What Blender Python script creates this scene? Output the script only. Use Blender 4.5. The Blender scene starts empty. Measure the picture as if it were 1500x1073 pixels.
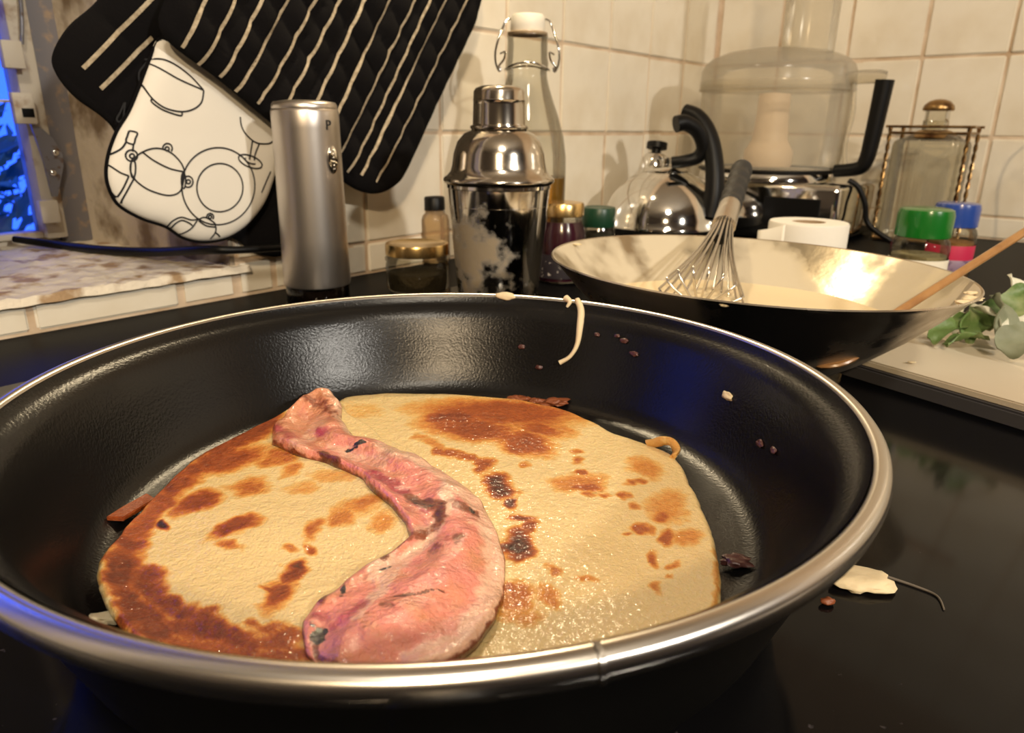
import bpy, bmesh, math, random
import numpy as np
from mathutils import Vector, Matrix, noise
random.seed(7)
S = bpy.context.scene
COL = S.collection
PI = math.pi

# ------------------------------------------------------------------ camera
# metres; the cooking surface is z = 0, the camera stands over the origin and looks along +Y
cam_d = bpy.data.cameras.new('camera')
cam = bpy.data.objects.new('camera', cam_d); COL.objects.link(cam); S.camera = cam
cam_d.sensor_width = 36.0; cam_d.lens = 1050 / 1500 * 36
cam_d.clip_start = 0.01; cam_d.clip_end = 60
cam.matrix_world = Matrix.Translation((0, 0, 0.147)) @ Matrix.Rotation(PI/2 - 0.323, 4, 'X') @ Matrix.Rotation(0.012, 4, 'Z')
cam_d.dof.use_dof = True; cam_d.dof.focus_distance = 0.27; cam_d.dof.aperture_fstop = 20

# ------------------------------------------------------------------ world: blue dusk outside
w = bpy.data.worlds.new('dusk'); S.world = w; w.use_nodes = True
w.node_tree.nodes['Background'].inputs[0].default_value = (0.025, 0.10, 0.95, 1)
w.node_tree.nodes['Background'].inputs[1].default_value = 3.2

# ------------------------------------------------------------------ lights: warm kitchen lamps
def lamp(name, loc, aim, size, power, col):
    l = bpy.data.lights.new(name, 'AREA'); l.shape = 'DISK'; l.size = size; l.energy = power; l.color = col
    o = bpy.data.objects.new(name, l); COL.objects.link(o); o.location = loc
    o.rotation_euler = (Vector(aim) - Vector(loc)).to_track_quat('-Z', 'Y').to_euler()
    return o
lamp('ceiling_lamp_light', (0.25, -0.85, 1.45), (0, .5, 0), 0.25, 15, (1.0, 0.88, 0.70))
lamp('standing_lamp_light', (1.24, -0.91, 0.90), (0, .5, 0), 0.10, 20, (1.0, 0.93, 0.82))
lamp('wall_lamp_light', (0.05, -1.25, 0.95), (0, .6, 0.1), 0.10, 17, (1.0, 0.75, 0.46))
lamp('under_cabinet_light', (-0.020, 0.760, 0.56), (0.0, .22, 0), 0.035, 1.9, (1.0, 0.80, 0.50))
S.view_settings.view_transform = 'Standard'; S.view_settings.look = 'None'
S.view_settings.gamma = 1; S.view_settings.use_curve_mapping = False
S.view_settings.exposure = 0.05

# ------------------------------------------------------------------ helpers
def mat(name, col, rough=.5, metal=0, noise_=None, bump=None, coat=0, spec=.5, trans=0, emit=None, sss=0, aniso=0):
    m = bpy.data.materials.new(name); m.use_nodes = True
    nt = m.node_tree; b = nt.nodes['Principled BSDF']
    b.inputs['Base Color'].default_value = (*col, 1); b.inputs['Roughness'].default_value = rough
    b.inputs['Metallic'].default_value = metal; b.inputs['Coat Weight'].default_value = coat
    b.inputs['Specular IOR Level'].default_value = spec; b.inputs['Transmission Weight'].default_value = trans
    b.inputs['Anisotropic'].default_value = aniso
    if sss:
        b.inputs['Subsurface Weight'].default_value = sss; b.inputs['Subsurface Scale'].default_value = .004
        b.inputs['Subsurface Radius'].default_value = (1, .5, .25)
    tc = nt.nodes.new('ShaderNodeTexCoord')
    if noise_:
        sc, col2, lo, hi = noise_[:4]
        n = nt.nodes.new('ShaderNodeTexNoise'); n.inputs['Scale'].default_value = sc; n.inputs['Detail'].default_value = 6
        nt.links.new(tc.outputs['Object'], n.inputs['Vector'])
        r = nt.nodes.new('ShaderNodeValToRGB'); r.color_ramp.elements[0].position = lo; r.color_ramp.elements[1].position = hi
        r.color_ramp.elements[0].color = (*col, 1); r.color_ramp.elements[1].color = (*col2, 1)
        nt.links.new(n.outputs[0], r.inputs[0]); nt.links.new(r.outputs[0], b.inputs['Base Color'])
        if len(noise_) > 4:                                   # roughness follows the same mask
            mr = nt.nodes.new('ShaderNodeMapRange'); mr.inputs[1].default_value = lo; mr.inputs[2].default_value = hi
            mr.inputs[3].default_value = rough; mr.inputs[4].default_value = noise_[4]
            nt.links.new(n.outputs[0], mr.inputs[0]); nt.links.new(mr.outputs[0], b.inputs['Roughness'])
    if bump:
        n = nt.nodes.new('ShaderNodeTexNoise'); n.inputs['Scale'].default_value = bump[0]; n.inputs['Detail'].default_value = 4
        nt.links.new(tc.outputs['Object'], n.inputs['Vector'])
        bp = nt.nodes.new('ShaderNodeBump'); bp.inputs['Strength'].default_value = bump[1]; bp.inputs['Distance'].default_value = bump[2]
        nt.links.new(n.outputs[0], bp.inputs['Height']); nt.links.new(bp.outputs[0], b.inputs['Normal'])
    return m

def glass(name, tint, refl=1.0, haze=0.0, hazecol=(.8, .76, .68), rough=.04, ior=1.45):
    m = bpy.data.materials.new(name); m.use_nodes = True; nt = m.node_tree
    for n in list(nt.nodes): nt.nodes.remove(n)
    out = nt.nodes.new('ShaderNodeOutputMaterial'); tr = nt.nodes.new('ShaderNodeBsdfTransparent'); tr.inputs[0].default_value = (*tint, 1)
    gl = nt.nodes.new('ShaderNodeBsdfGlossy'); gl.inputs['Roughness'].default_value = rough
    fr = nt.nodes.new('ShaderNodeFresnel'); fr.inputs[0].default_value = ior
    rf = nt.nodes.new('ShaderNodeMath'); rf.operation = 'MULTIPLY'; rf.inputs[1].default_value = refl; nt.links.new(fr.outputs[0], rf.inputs[0])
    mx = nt.nodes.new('ShaderNodeMixShader'); nt.links.new(rf.outputs[0], mx.inputs[0])
    base = tr.outputs[0]
    if haze:
        df = nt.nodes.new('ShaderNodeBsdfDiffuse'); df.inputs[0].default_value = (*hazecol, 1)
        hz = nt.nodes.new('ShaderNodeMixShader'); hz.inputs[0].default_value = haze
        nt.links.new(tr.outputs[0], hz.inputs[1]); nt.links.new(df.outputs[0], hz.inputs[2]); base = hz.outputs[0]
    nt.links.new(base, mx.inputs[1]); nt.links.new(gl.outputs[0], mx.inputs[2]); nt.links.new(mx.outputs[0], out.inputs[0])
    return m

def tag(o, label=None, cat=None, group=None, kind=None):
    if label: o['label'] = label
    if cat: o['category'] = cat
    if group: o['group'] = group
    if kind: o['kind'] = kind
    return o

def empty(name, loc=(0, 0, 0), rz=0, **k):
    o = bpy.data.objects.new(name, None); COL.objects.link(o); o.location = loc; o.rotation_euler = (0, 0, rz)
    o.empty_display_size = .02
    return tag(o, **k)

def mesh(name, v, f, m, parent=None, smooth=False, sharp=None, **k):
    me = bpy.data.meshes.new(name); me.from_pydata([tuple(map(float, p)) for p in v], [], f); me.update()
    if smooth:
        me.polygons.foreach_set('use_smooth', [True] * len(me.polygons))
        if sharp: me.set_sharp_from_angle(angle=math.radians(sharp))
    me.materials.append(m)
    o = bpy.data.objects.new(name, me); COL.objects.link(o)
    if parent: o.parent = parent
    return tag(o, **k)

def frombm(name, bm, m, parent=None, smooth=True, sharp=40, **k):
    bmesh.ops.recalc_face_normals(bm, faces=bm.faces)
    me = bpy.data.meshes.new(name); bm.to_mesh(me); bm.free()
    if smooth:
        me.polygons.foreach_set('use_smooth', [True] * len(me.polygons)); me.set_sharp_from_angle(angle=math.radians(sharp))
    me.materials.append(m)
    o = bpy.data.objects.new(name, me); COL.objects.link(o)
    if parent: o.parent = parent
    return tag(o, **k)

def lathe(name, prof, m, parent=None, seg=64, sx=1, sy=1, off=(0, 0), wob=None, **k):
    v = []; f = []
    for (r, z) in prof:
        for i in range(seg):
            a = 2 * PI * i / seg; rr = r * (wob(a, z) if wob else 1)
            v.append((off[0] + rr * math.cos(a) * sx, off[1] + rr * math.sin(a) * sy, z))
    n = len(prof)
    for j in range(n - 1):
        for i in range(seg):
            i2 = (i + 1) % seg
            f.append((j * seg + i, j * seg + i2, (j + 1) * seg + i2, (j + 1) * seg + i))
    if prof[0][0] > 1e-6 and k.pop('cap0', False): f.append(tuple(range(seg))[::-1])
    if prof[-1][0] > 1e-6 and k.pop('cap1', False): f.append(tuple((n - 1) * seg + i for i in range(seg)))
    k.pop('cap0', None); k.pop('cap1', None)
    bm = bmesh.new(); vs = [bm.verts.new(p) for p in v]
    for q in f:
        try: bm.faces.new([vs[i] for i in q])
        except ValueError: pass
    bmesh.ops.remove_doubles(bm, verts=bm.verts, dist=1e-6)
    return frombm(name, bm, m, parent, True, k.pop('sharp', 50), **k)

def smooth_path(pts, n=8):
    pts = [Vector(p) for p in pts]
    if len(pts) < 3: return [pts[0].lerp(pts[-1], i / n) for i in range(n + 1)]
    out = []
    for i in range(len(pts) - 1):
        p0 = pts[max(i - 1, 0)]; p1 = pts[i]; p2 = pts[i + 1]; p3 = pts[min(i + 2, len(pts) - 1)]
        for j in range(n):
            t = j / n
            out.append(.5 * ((2 * p1) + (p2 - p0) * t + (2 * p0 - 5 * p1 + 4 * p2 - p3) * t * t + (3 * p1 - p0 - 3 * p2 + p3) * t ** 3))
    out.append(pts[-1]); return out

def tube_bm(bm, pts, r, sides=10, n=8, flat=(1, 1), raw=False, up=None):
    P = [Vector(p) for p in pts] if raw else smooth_path(pts, n)
    N = len(P); rs = r if callable(r) else (lambda t: r)
    nrm = Vector(up) if up else None; rings = []
    for i, p in enumerate(P):
        t = (P[min(i + 1, N - 1)] - P[max(i - 1, 0)]).normalized()
        if nrm is None: nrm = t.orthogonal()
        nrm = (nrm - t * nrm.dot(t)).normalized(); bn = t.cross(nrm)
        R = rs(i / (N - 1))
        rings.append([bm.verts.new(p + nrm * (R * flat[0] * math.cos(2 * PI * k / sides)) + bn * (R * flat[1] * math.sin(2 * PI * k / sides))) for k in range(sides)])
    for a, b in zip(rings, rings[1:]):
        for k in range(sides): bm.faces.new((a[k], a[(k + 1) % sides], b[(k + 1) % sides], b[k]))
    bm.faces.new(rings[0][::-1]); bm.faces.new(rings[-1])

def tube(name, pts, r, m, parent=None, sides=10, n=8, flat=(1, 1), raw=False, up=None, **k):
    bm = bmesh.new(); tube_bm(bm, pts, r, sides, n, flat, raw, up); return frombm(name, bm, m, parent, True, 60, **k)

def box(name, lo, hi, m, parent=None, bev=0, seg=2, rot=None, **k):
    bm = bmesh.new(); bmesh.ops.create_cube(bm, size=1)
    for v in bm.verts: v.co = Vector([lo[i] + (v.co[i] + .5) * (hi[i] - lo[i]) for i in range(3)])
    if bev: bmesh.ops.bevel(bm, geom=bm.edges[:], offset=bev, segments=seg, affect='EDGES', profile=.5)
    if rot is not None: bmesh.ops.transform(bm, matrix=rot, verts=bm.verts)
    return frombm(name, bm, m, parent, bool(bev), 35, **k)

def prism(name, poly, z0, z1, m, parent=None, bev=0, place=None, **k):
    """polygon (u,v) extruded w from z0 to z1; place maps (u,v,w) to xyz"""
    bm = bmesh.new(); pl = place or (lambda u, v, w_: (u, v, w_))
    a = [bm.verts.new(pl(u, v, z0)) for u, v in poly]; b = [bm.verts.new(pl(u, v, z1)) for u, v in poly]
    n = len(poly)
    bm.faces.new(a[::-1]); bm.faces.new(b)
    for i in range(n): bm.faces.new((a[i], a[(i + 1) % n], b[(i + 1) % n], b[i]))
    if bev: bmesh.ops.bevel(bm, geom=[e for e in bm.edges], offset=bev, segments=2, affect='EDGES')
    return frombm(name, bm, m, parent, bool(bev), 35, **k)

def text_mesh(name, body, size, m, parent, depth=.0002, mw=None):
    cu = bpy.data.curves.new(name, 'FONT'); cu.body = body; cu.size = size; cu.extrude = depth; cu.align_x = 'CENTER'; cu.align_y = 'CENTER'
    t = bpy.data.objects.new(name + '_src', cu); COL.objects.link(t)
    dg = bpy.context.evaluated_depsgraph_get(); me = bpy.data.meshes.new_from_object(t.evaluated_get(dg))
    bpy.data.objects.remove(t); bpy.data.curves.remove(cu)
    me.materials.clear(); me.materials.append(m); me.name = name
    if mw is not None: me.transform(mw)
    o = bpy.data.objects.new(name, me); COL.objects.link(o); o.parent = parent
    return o

# room frame: a runs along the left (window) wall towards the corner, b along the far wall away from the corner
TH = math.radians(50.2); E1 = Vector((math.cos(TH), math.sin(TH), 0)); E2 = Vector((math.sin(TH), -math.cos(TH), 0)); CO = Vector((.346, 1.343, 0))
def W(a, b, z=0.0): return CO + E1 * a + E2 * b + Vector((0, 0, z))
RM = Matrix(((E1.x, E2.x, 0, CO.x), (E1.y, E2.y, 0, CO.y), (0, 0, 1, 0), (0, 0, 0, 1)))   # note: left handed pair, meshes get normals recalculated
def rbox(name, lo, hi, m, parent=None, bev=0, **k): return box(name, lo, hi, m, parent, bev, rot=RM, **k)

# ------------------------------------------------------------------ materials
M_tile = mat('glazed_cream_tile', (.80, .74, .62), .16, noise_=(14, (.70, .62, .48), .45, .75), bump=(9, .25, .004), coat=.3)
M_grout = mat('brownish_grout', (.68, .55, .41), .9, noise_=(30, (.50, .36, .23), .4, .7), bump=(120, .4, .002))
M_plaster = mat('stained_plaster', (.52, .45, .35), .85, noise_=(26, (.17, .12, .07), .47, .66), bump=(60, .6, .003))
M_paintwall = mat('warm_painted_wall', (.60, .56, .50), .8)
M_ceil = mat('white_ceiling', (.45, .42, .37), .8)
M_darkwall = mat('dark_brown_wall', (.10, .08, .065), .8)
M_floor = mat('wooden_floor', (.16, .09, .05), .5)
M_black = mat('black_worktop', (.003, .003, .0035), .45, bump=(200, .05, .0005), spec=.05)
M_hob = mat('black_hob_glass', (.003, .003, .0035), .10, noise_=(260, (.05, .045, .05), .70, .78), spec=.12)
M_flake = mat('flaking_sill_paint', (.74, .67, .55), .7, noise_=(38, (.36, .24, .13), .52, .64), bump=(70, .9, .004))
M_sash = mat('aged_cream_paint', (.58, .52, .42), .55, noise_=(40, (.30, .20, .12), .55, .68), bump=(80, .5, .001))
M_latch = mat('worn_grey_steel', (.26, .26, .29), .45, .6, noise_=(140, (.16, .09, .05), .56, .68))
M_frame = mat('dark_blue_grey_frame', (.16, .15, .16), .6, noise_=(90, (.30, .22, .15), .55, .7))
M_pane = glass('window_pane', (.95, .97, 1))
M_leafout = mat('dusk_foliage', (.10, .24, .16), .7, noise_=(6, (.05, .14, .12), .4, .6))
M_cloth = mat('black_cotton', (.0035, .003, .0035), .95, bump=(600, .5, .0006), spec=.15)
M_stripe = mat('cream_stripe', (.50, .42, .30), .9, noise_=(300, (.30, .24, .16), .35, .65))
M_white = mat('white_cotton', (.82, .78, .70), .9, noise_=(10, (.72, .63, .5), .55, .8), bump=(25, .25, .003))
M_ink = mat('black_ink', (.01, .01, .012), .8)
M_steel = mat('brushed_steel', (.62, .58, .53), .24, 1, aniso=.6, bump=(90, .03, .0005))
M_satin = mat('satin_steel', (.60, .55, .50), .36, 1, bump=(90, .03, .0005))
M_chrome = mat('polished_chrome', (.72, .70, .66), .07, 1)
M_silver = mat('aged_silver_plate', (.58, .53, .46), .14, 1, noise_=(28, (.40, .30, .18), .60, .82, .35), bump=(60, .06, .001))
M_blackpl = mat('black_plastic', (.004, .0038, .0038), .42, spec=.22)
M_brass = mat('aged_brass', (.36, .23, .10), .34, 1, noise_=(70, (.14, .07, .03), .45, .65))
M_gold = mat('gold_lid', (.75, .52, .22), .25, 1)
M_glass = glass('clear_glass', (.89, .88, .83), refl=.75)
M_cloud = glass('cloudy_plastic', (.90, .87, .80), refl=.6, haze=.22, hazecol=(.78, .73, .62), rough=.15, ior=1.4)
M_cork = mat('white_stopper', (.82, .78, .68), .5)

# ------------------------------------------------------------------ room shell
GA, GB = -3.0, 3.0; ZC, ZF = 1.5, -.9
wl = empty('wall_left', W(-.45, 0), kind='structure'); wl['label'] = 'cream tiled wall with a small window beside the hob'
wr = empty('wall_right', W(0, .5), kind='structure'); wr['label'] = 'cream tiled wall behind the food processor'
def sub(parent, o):
    o.parent = parent; o.matrix_parent_inverse = parent.matrix_basis.inverted(); return o
ZS, ZH = .027, 1.15
WT = .12; REC = -.245                                                   # wall face thickness, depth of the window recess
A0, A1 = -1.14, -.925                                                    # window opening on the wall face
B0, B1 = -1.066, -.952                                                   # and at the back of its splayed recess
sub(wl, rbox('masonry', (A1, -.30, ZF), (0.3, -.0022, ZC), M_grout))
C0, C1 = -1.98, -1.21                                                   # an unseen, wider second window, added to bring in more blue light
sub(wl, rbox('masonry', (GA, -.30, ZF), (C0, -.004, ZC), M_paintwall))
sub(wl, rbox('masonry', (C1, -.30, ZF), (A0, -.004, ZC), M_darkwall))  # pier between the windows, coloured dark to keep its reflection in the hob black
sub(wl, rbox('masonry', (C0, -.30, ZF), (C1, -.004, ZS), M_paintwall))
sub(wl, rbox('masonry', (C0, -.30, ZH), (C1, -.004, ZC), M_paintwall))
sub(wl, rbox('masonry', (A0, -.30, ZF), (A1, -.0022, .0212), M_grout))
sub(wl, rbox('masonry', (A0, -.30, ZH), (A1, -.004, ZC), M_paintwall))
def pw(a, b, z): return W(a, b, z)
sub(wl, prism('reveal', [(A1 + .002, -.003), (A1 + .05, -.30), (B1, -.30), (B1, REC), (A1 - .004, -.003)], ZS - .02, ZH, M_plaster, place=lambda u, v, q: pw(u, v, q)))
sub(wl, prism('reveal', [(A0 + .004, -.003), (B0, REC), (B0, -.30), (A0 - .05, -.30), (A0 - .002, -.003)], ZS - .02, ZH, M_plaster, place=lambda u, v, q: pw(u, v, q)))
sub(wr, rbox('masonry', (.0022, -.30, ZF), (.25, GB, ZC), M_grout))
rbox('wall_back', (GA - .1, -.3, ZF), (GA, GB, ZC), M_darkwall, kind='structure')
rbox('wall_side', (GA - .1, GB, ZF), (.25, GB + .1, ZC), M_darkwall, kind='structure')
rbox('ceiling', (GA - .1, -.3, ZC), (.25, GB + .1, ZC + .1), M_ceil, kind='structure')
rbox('floor', (GA - .1, -.3, ZF - .1), (.25, GB + .1, ZF), M_floor, kind='structure')

# tiles: 109 mm, grout joints recessed 4 mm, each a little uneven
def tile_mesh(w_, h_, name='tile'):
    bm = bmesh.new(); bmesh.ops.create_cube(bm, size=1)
    for v in bm.verts: v.co = Vector((v.co.x * w_, v.co.y * .008, v.co.z * h_))
    bmesh.ops.bevel(bm, geom=bm.edges[:], offset=.0016, segments=2, affect='EDGES')
    me = bpy.data.meshes.new(name); bm.to_mesh(me); bm.free()
    me.polygons.foreach_set('use_smooth', [True] * len(me.polygons)); me.set_sharp_from_angle(angle=math.radians(50)); me.materials.append(M_tile); return me
PT = .1105
rows = [(.0005, .0295)] + [(.032 + .1092 * k, .032 + .1092 * (k + 1) - .0035) for k in range(6)]
TM = {}
def put_tile(parent, u0, u1, z0, z1, left):
    key = (round(u1 - u0, 4), round(z1 - z0, 4))
    if key not in TM: TM[key] = tile_mesh(*key)
    o = bpy.data.objects.new('tile', TM[key]); COL.objects.link(o)
    uc = (u0 + u1) / 2; zc = (z0 + z1) / 2; pr = random.uniform(-.0007, .0007)
    if left: o.matrix_world = Matrix.Translation(W(uc, -.0042 + pr, zc)) @ Matrix.Rotation(TH, 4, 'Z')
    else: o.matrix_world = Matrix.Translation(W(.0042 + pr, uc, zc)) @ Matrix.Rotation(TH - PI / 2, 4, 'Z')
    o.matrix_world = o.matrix_world @ Matrix.Rotation(random.uniform(-.009, .009), 4, 'X') @ Matrix.Rotation(random.uniform(-.009, .009), 4, 'Z')
    mw = o.matrix_world.copy(); o.parent = parent; o.matrix_parent_inverse = parent.matrix_basis.inverted(); o.matrix_basis = mw
for (z0, z1) in rows:
    a1 = -.006; k = 0
    while a1 > A1 + .012:
        a0 = max(a1 - PT + .0035, A1 + .002)
        put_tile(wl, a0, a1, z0, z1, True); a1 -= PT; k += 1
    for k in range(15):
        b0 = .004 + k * .1065; put_tile(wr, b0, b0 + .103, z0, z1, False)
lines = [-.9265, -.978, -1.089, -1.20, -1.31]                # cut tiles under the sill
for hi, lo in zip(lines, lines[1:]): put_tile(wl, lo + .0025, hi - .0025, .0005, .0205, True)

# sill and window
bm = bmesh.new(); nx, ny = 60, 40
def sillz(a, b): return ZS + .0022 * noise.noise(Vector((a * 40, b * 60, 3))) + .0018 * noise.noise(Vector((a * 120, b * 160, 9)))
g = [[bm.verts.new(W(A0 + (A1 + .01 - A0) * i / nx, REC - .02 + (.004 + .02 - REC) * j / ny, sillz(A0 + (A1 - A0) * i / nx, j * .01))) for j in range(ny + 1)] for i in range(nx + 1)]
for i in range(nx):
    for j in range(ny): bm.faces.new((g[i][j], g[i + 1][j], g[i + 1][j + 1], g[i][j + 1]))
lo_ = [bm.verts.new(W(A0 + (A1 + .01 - A0) * i / nx, .006 + .0015 * noise.noise(Vector((i * .3, 0, 0))), .021 + .001 * noise.noise(Vector((i * .2, 5, 0))))) for i in range(nx + 1)]
for i in range(nx): bm.faces.new((g[i][ny], g[i + 1][ny], lo_[i + 1], lo_[i]))
frombm('trim_1', bm, M_flake, None, True, 60, kind='structure', label='window sill with flaking cream paint above cut tiles')

win = empty('window_1', W(-1.0, REC, ZS), kind='structure'); win['label'] = 'old casement window with worn metal catch, blue dusk outside'
def wbox(name, lo, hi, m, bev=.0008, **k): return sub(win, rbox(name, lo, hi, m, bev=bev, **k))
wbox('frame', (-.976, REC - .035, ZS), (B1 + .004, REC + .004, ZH), M_frame, .002)
wbox('frame', (-1.058, REC - .05, ZS - .01), (-.977, REC - .012, ZS + .006), M_sash, .002)
wbox('frame', (B0 - .002, REC - .035, ZS), (-1.054, REC + .004, ZH), M_frame, .002)
wbox('sash_stile', (-.994, REC - .03, ZS + .006), (-.975, REC + .006, ZH), M_sash, .0015)
wbox('sash_rail', (-1.058, REC - .03, ZS + .006), (-.994, REC - .006, ZS + .012), M_sash, .001)
wbox('glazing_bar', (-1.058, REC - .024, .1635), (-.994, REC - .012, .166), M_sash, 0)
wbox('pane', (-1.058, REC - .020, ZS + .010), (-.994, REC - .017, .163), M_pane, 0)
wbox('pane', (-1.058, REC - .020, .166), (-.994, REC - .017, ZH), M_pane, 0)
lt = wbox('latch_block', (-1.007, REC + .010, .193), (-.990, REC + .022, .217), M_sash, .001)
wbox('latch_block', (-1.006, REC + .010, .144), (-.988, REC + .020, .172), M_sash, .001)
wbox('latch_recess', (-1.000, REC + .0195, .150), (-.990, REC + .0205, .158), M_blackpl, 0)
wbox('latch_block', (-1.000, REC + .010, .050), (-.984, REC + .020, .072), M_sash, .001)
pp = [(-.993, .144), (-.985, .141), (-.976, .131), (-.970, .115), (-.971, .104), (-.976, .090), (-.981, .075), (-.986, .075), (-.988, .11)]
sub(win, prism('catch_plate', pp, REC + .011, REC + .0145, M_latch, place=lambda u, v, q: W(u, q, v)))
for (sa, sz) in ((-.9765, .117), (-.982, .098)):
    s = lathe('screw', [(0, .0015), (.0025, .001), (.0032, 0), (.0032, -.002)], M_chrome, seg=16)
    s.matrix_world = Matrix.Translation(W(sa, REC + .016, sz)) @ Matrix.Rotation(TH - PI/2, 4, 'Z') @ Matrix.Rotation(PI/2, 4, 'Y')
    mw = s.matrix_world.copy(); s.parent = win; s.matrix_parent_inverse = win.matrix_basis.inverted(); s.matrix_basis = mw
tube_ = tube('stay_bar', [W(-.979, REC + .012, .30), W(-.982, REC + .014, .25), W(-.987, REC + .013, .215)], .0018, M_latch, None, 6); sub(win, tube_)

win2 = empty('window_added', W(-1.6, REC, ZS), kind='structure'); win2['label'] = 'unseen wider casement window added along the same wall for more blue light'
for lo, hi in (((C0, REC - .03, ZS), (C0 + .03, REC, ZH)), ((C1 - .03, REC - .03, ZS), (C1, REC, ZH)), ((-1.61, REC - .03, ZS), (-1.58, REC, ZH)), ((C0 + .03, REC - .03, ZS), (C1 - .03, REC, ZS + .03)), ((C0 + .03, REC - .03, ZH - .03), (C1 - .03, REC, ZH))):
    sub(win2, rbox('frame', lo, hi, M_sash, bev=.002))
for a0, a1 in ((C0 + .03, -1.61), (-1.58, C1 - .03)): sub(win2, rbox('pane', (a0, REC - .018, ZS + .03), (a1, REC - .015, ZH - .03), M_pane))

# dusk shrubs outside
def shrub(loc, rx, rz, n, seed, label):
    random.seed(seed); bm = bmesh.new()
    for i in range(n):
        d = Vector((random.gauss(0, 1), random.gauss(0, 1), random.gauss(0, 1))).normalized() * random.uniform(.45, 1) ** .5
        c = Vector((d.x * rx, d.y * rx, rz + d.z * rz)); q = Vector((random.gauss(0, 1), random.gauss(0, 1), random.gauss(0, .6))).normalized()
        s = random.uniform(.02, .045); t = q.orthogonal().normalized(); u = q.cross(t)
        vs = [bm.verts.new(c + p) for p in (-t * s, u * s * .45 + q * s * .2, t * s, -u * s * .45 + q * s * .2)]
        bm.faces.new(vs)
    o = empty('shrub', loc, label=label, cat='shrub', group='shrubs outside the window')
    me = bpy.data.meshes.new('foliage'); bm.to_mesh(me); bm.free(); me.materials.append(M_leafout)
    f = bpy.data.objects.new('foliage', me); COL.objects.link(f); f.parent = o
    tube('stem', [(0, 0, 0), (.03, .02, rz * .6), (0, 0, rz)], .03, M_leafout, o, 8)
rbox('garden_ground', (-6, -6, ZF - .1), (3, -.301, ZF), M_leafout, kind='structure')
shrub(W(-.9, -1.5, ZF), .55, .57, 2600, 3, 'dark leafy shrub seen through the lower window pane')
shrub(W(-2.1, -1.5, ZF), .5, .45, 900, 4, 'lower dark shrub beyond the window, farther along the wall')

# ------------------------------------------------------------------ worktop and hob
wk = empty('worktop', W(-1.2, .3, -.04), label='black polished worktop running along both tiled walls', cat='worktop')
sub(wk, prism('slab', [(GA + .01, .002), (-.002, .002), (-.002, GB - .02), (-.62, GB - .02), (-.62, .78), (GA + .01, .78)], -.04, -.001, M_black, place=lambda u, v, q: W(u, v, q)))
for i in range(3):
    cu = rbox('base_cabinet', (GA + .02 + i * .79, .02, ZF), (GA + .79 + i * .79, .70, -.041), M_paintwall, bev=.003)
    tag(cu, 'plain base cabinet under the worktop on the window side', 'cabinet', 'base cabinets')
cu = rbox('base_cabinet', (-.6, .02, ZF), (-.02, GB - .04, -.041), M_paintwall, bev=.003)
tag(cu, 'long base cabinet under the worktop at the far wall', 'cabinet')
hb = empty('hob', W(-1.1, .33, -.001), label='black glass hob under the frying pan', cat='hob')
sub(hb, rbox('glass_top', (-1.60, .115, -.0009), (-.735, .77, 0), M_hob, bev=.0004))
M_ring = mat('hob_ring_print', (.10, .10, .12), .3)
for (aa, bb, rr) in ((-1.088, .423, .105), (-1.30, .25, .075)):
    p = W(aa, bb, 0); r_ = lathe('ring_mark', [(rr, .00005), (rr, .0002), (rr + .0012, .0002), (rr + .0012, .00005)], M_ring, None, 96)
    r_.location = p; sub(hb, r_)

# ------------------------------------------------------------------ frying pan
PX, PY = -.0259, .2363
M_pan = mat('nonstick_coating', (.0040, .0036, .0036), .26, bump=(900, .25, .0006), spec=.36)
M_pano = mat('pan_outside_enamel', (.003, .003, .003), .35, spec=.2)
pan = empty('frying_pan', (PX, PY, 0), label='large black non-stick frying pan with steel rim holding pancakes', cat='frying pan')
FZ = .0135
lathe('pan_interior', [(0, FZ), (.06, FZ), (.105, FZ), (.1105, FZ + .0008), (.1145, FZ + .0032), (.1175, FZ + .0075), (.1215, FZ + .0165), (.1255, FZ + .027), (.1295, FZ + .0375), (.1318, FZ + .0415), (.1345, FZ + .0432), (.1365, FZ + .0450), (.1376, FZ + .0475)], M_pan, pan, 180)
lathe('pan_outside', [(.1385, .0545), (.134, .046), (.128, .03), (.121, .012), (.116, .004), (.108, .0008), (0, .0008)], M_pano, pan, 128)
rim = lathe('rim', [(.1374, .0598), (.1383, .0615), (.1398, .0623), (.1415, .0618), (.1428, .0603), (.1433, .0582), (.1428, .0562), (.1412, .0546), (.139, .0542), (.1374, .056), (.1374, .0598)], M_steel, pan, 200)
ang = math.atan2(-0.1355, 0.04169)
lathe_s = [(.1378, .0600), (.1385, .0617), (.1398, .0627), (.1417, .0622), (.1432, .0606), (.1438, .0582), (.1432, .0560), (.1414, .0543)]
bm = bmesh.new(); rr_ = []
for dj in (-.004, .004):
    rr_.append([bm.verts.new((r * math.cos(ang + dj), r * math.sin(ang + dj), z)) for r, z in lathe_s])
for i in range(len(lathe_s) - 1): bm.faces.new((rr_[0][i], rr_[0][i + 1], rr_[1][i + 1], rr_[1][i]))
frombm('rim_seam', bm, M_steel, rim)
ha = math.radians(-84)
hd = Vector((math.cos(ha), math.sin(ha), 0))
tube('handle', [hd * .128 + Vector((0, 0, .032)), hd * .146 + Vector((0, 0, .0385)), hd * .19 + Vector((0, 0, .045)), hd * .26 + Vector((0, 0, .048)), hd * .33 + Vector((0, 0, .044))], lambda t: .011 - .002 * math.sin(t * 3), M_blackpl, pan, 16, 8, flat=(.55, 1.15), up=(0, 0, 1))

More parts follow.
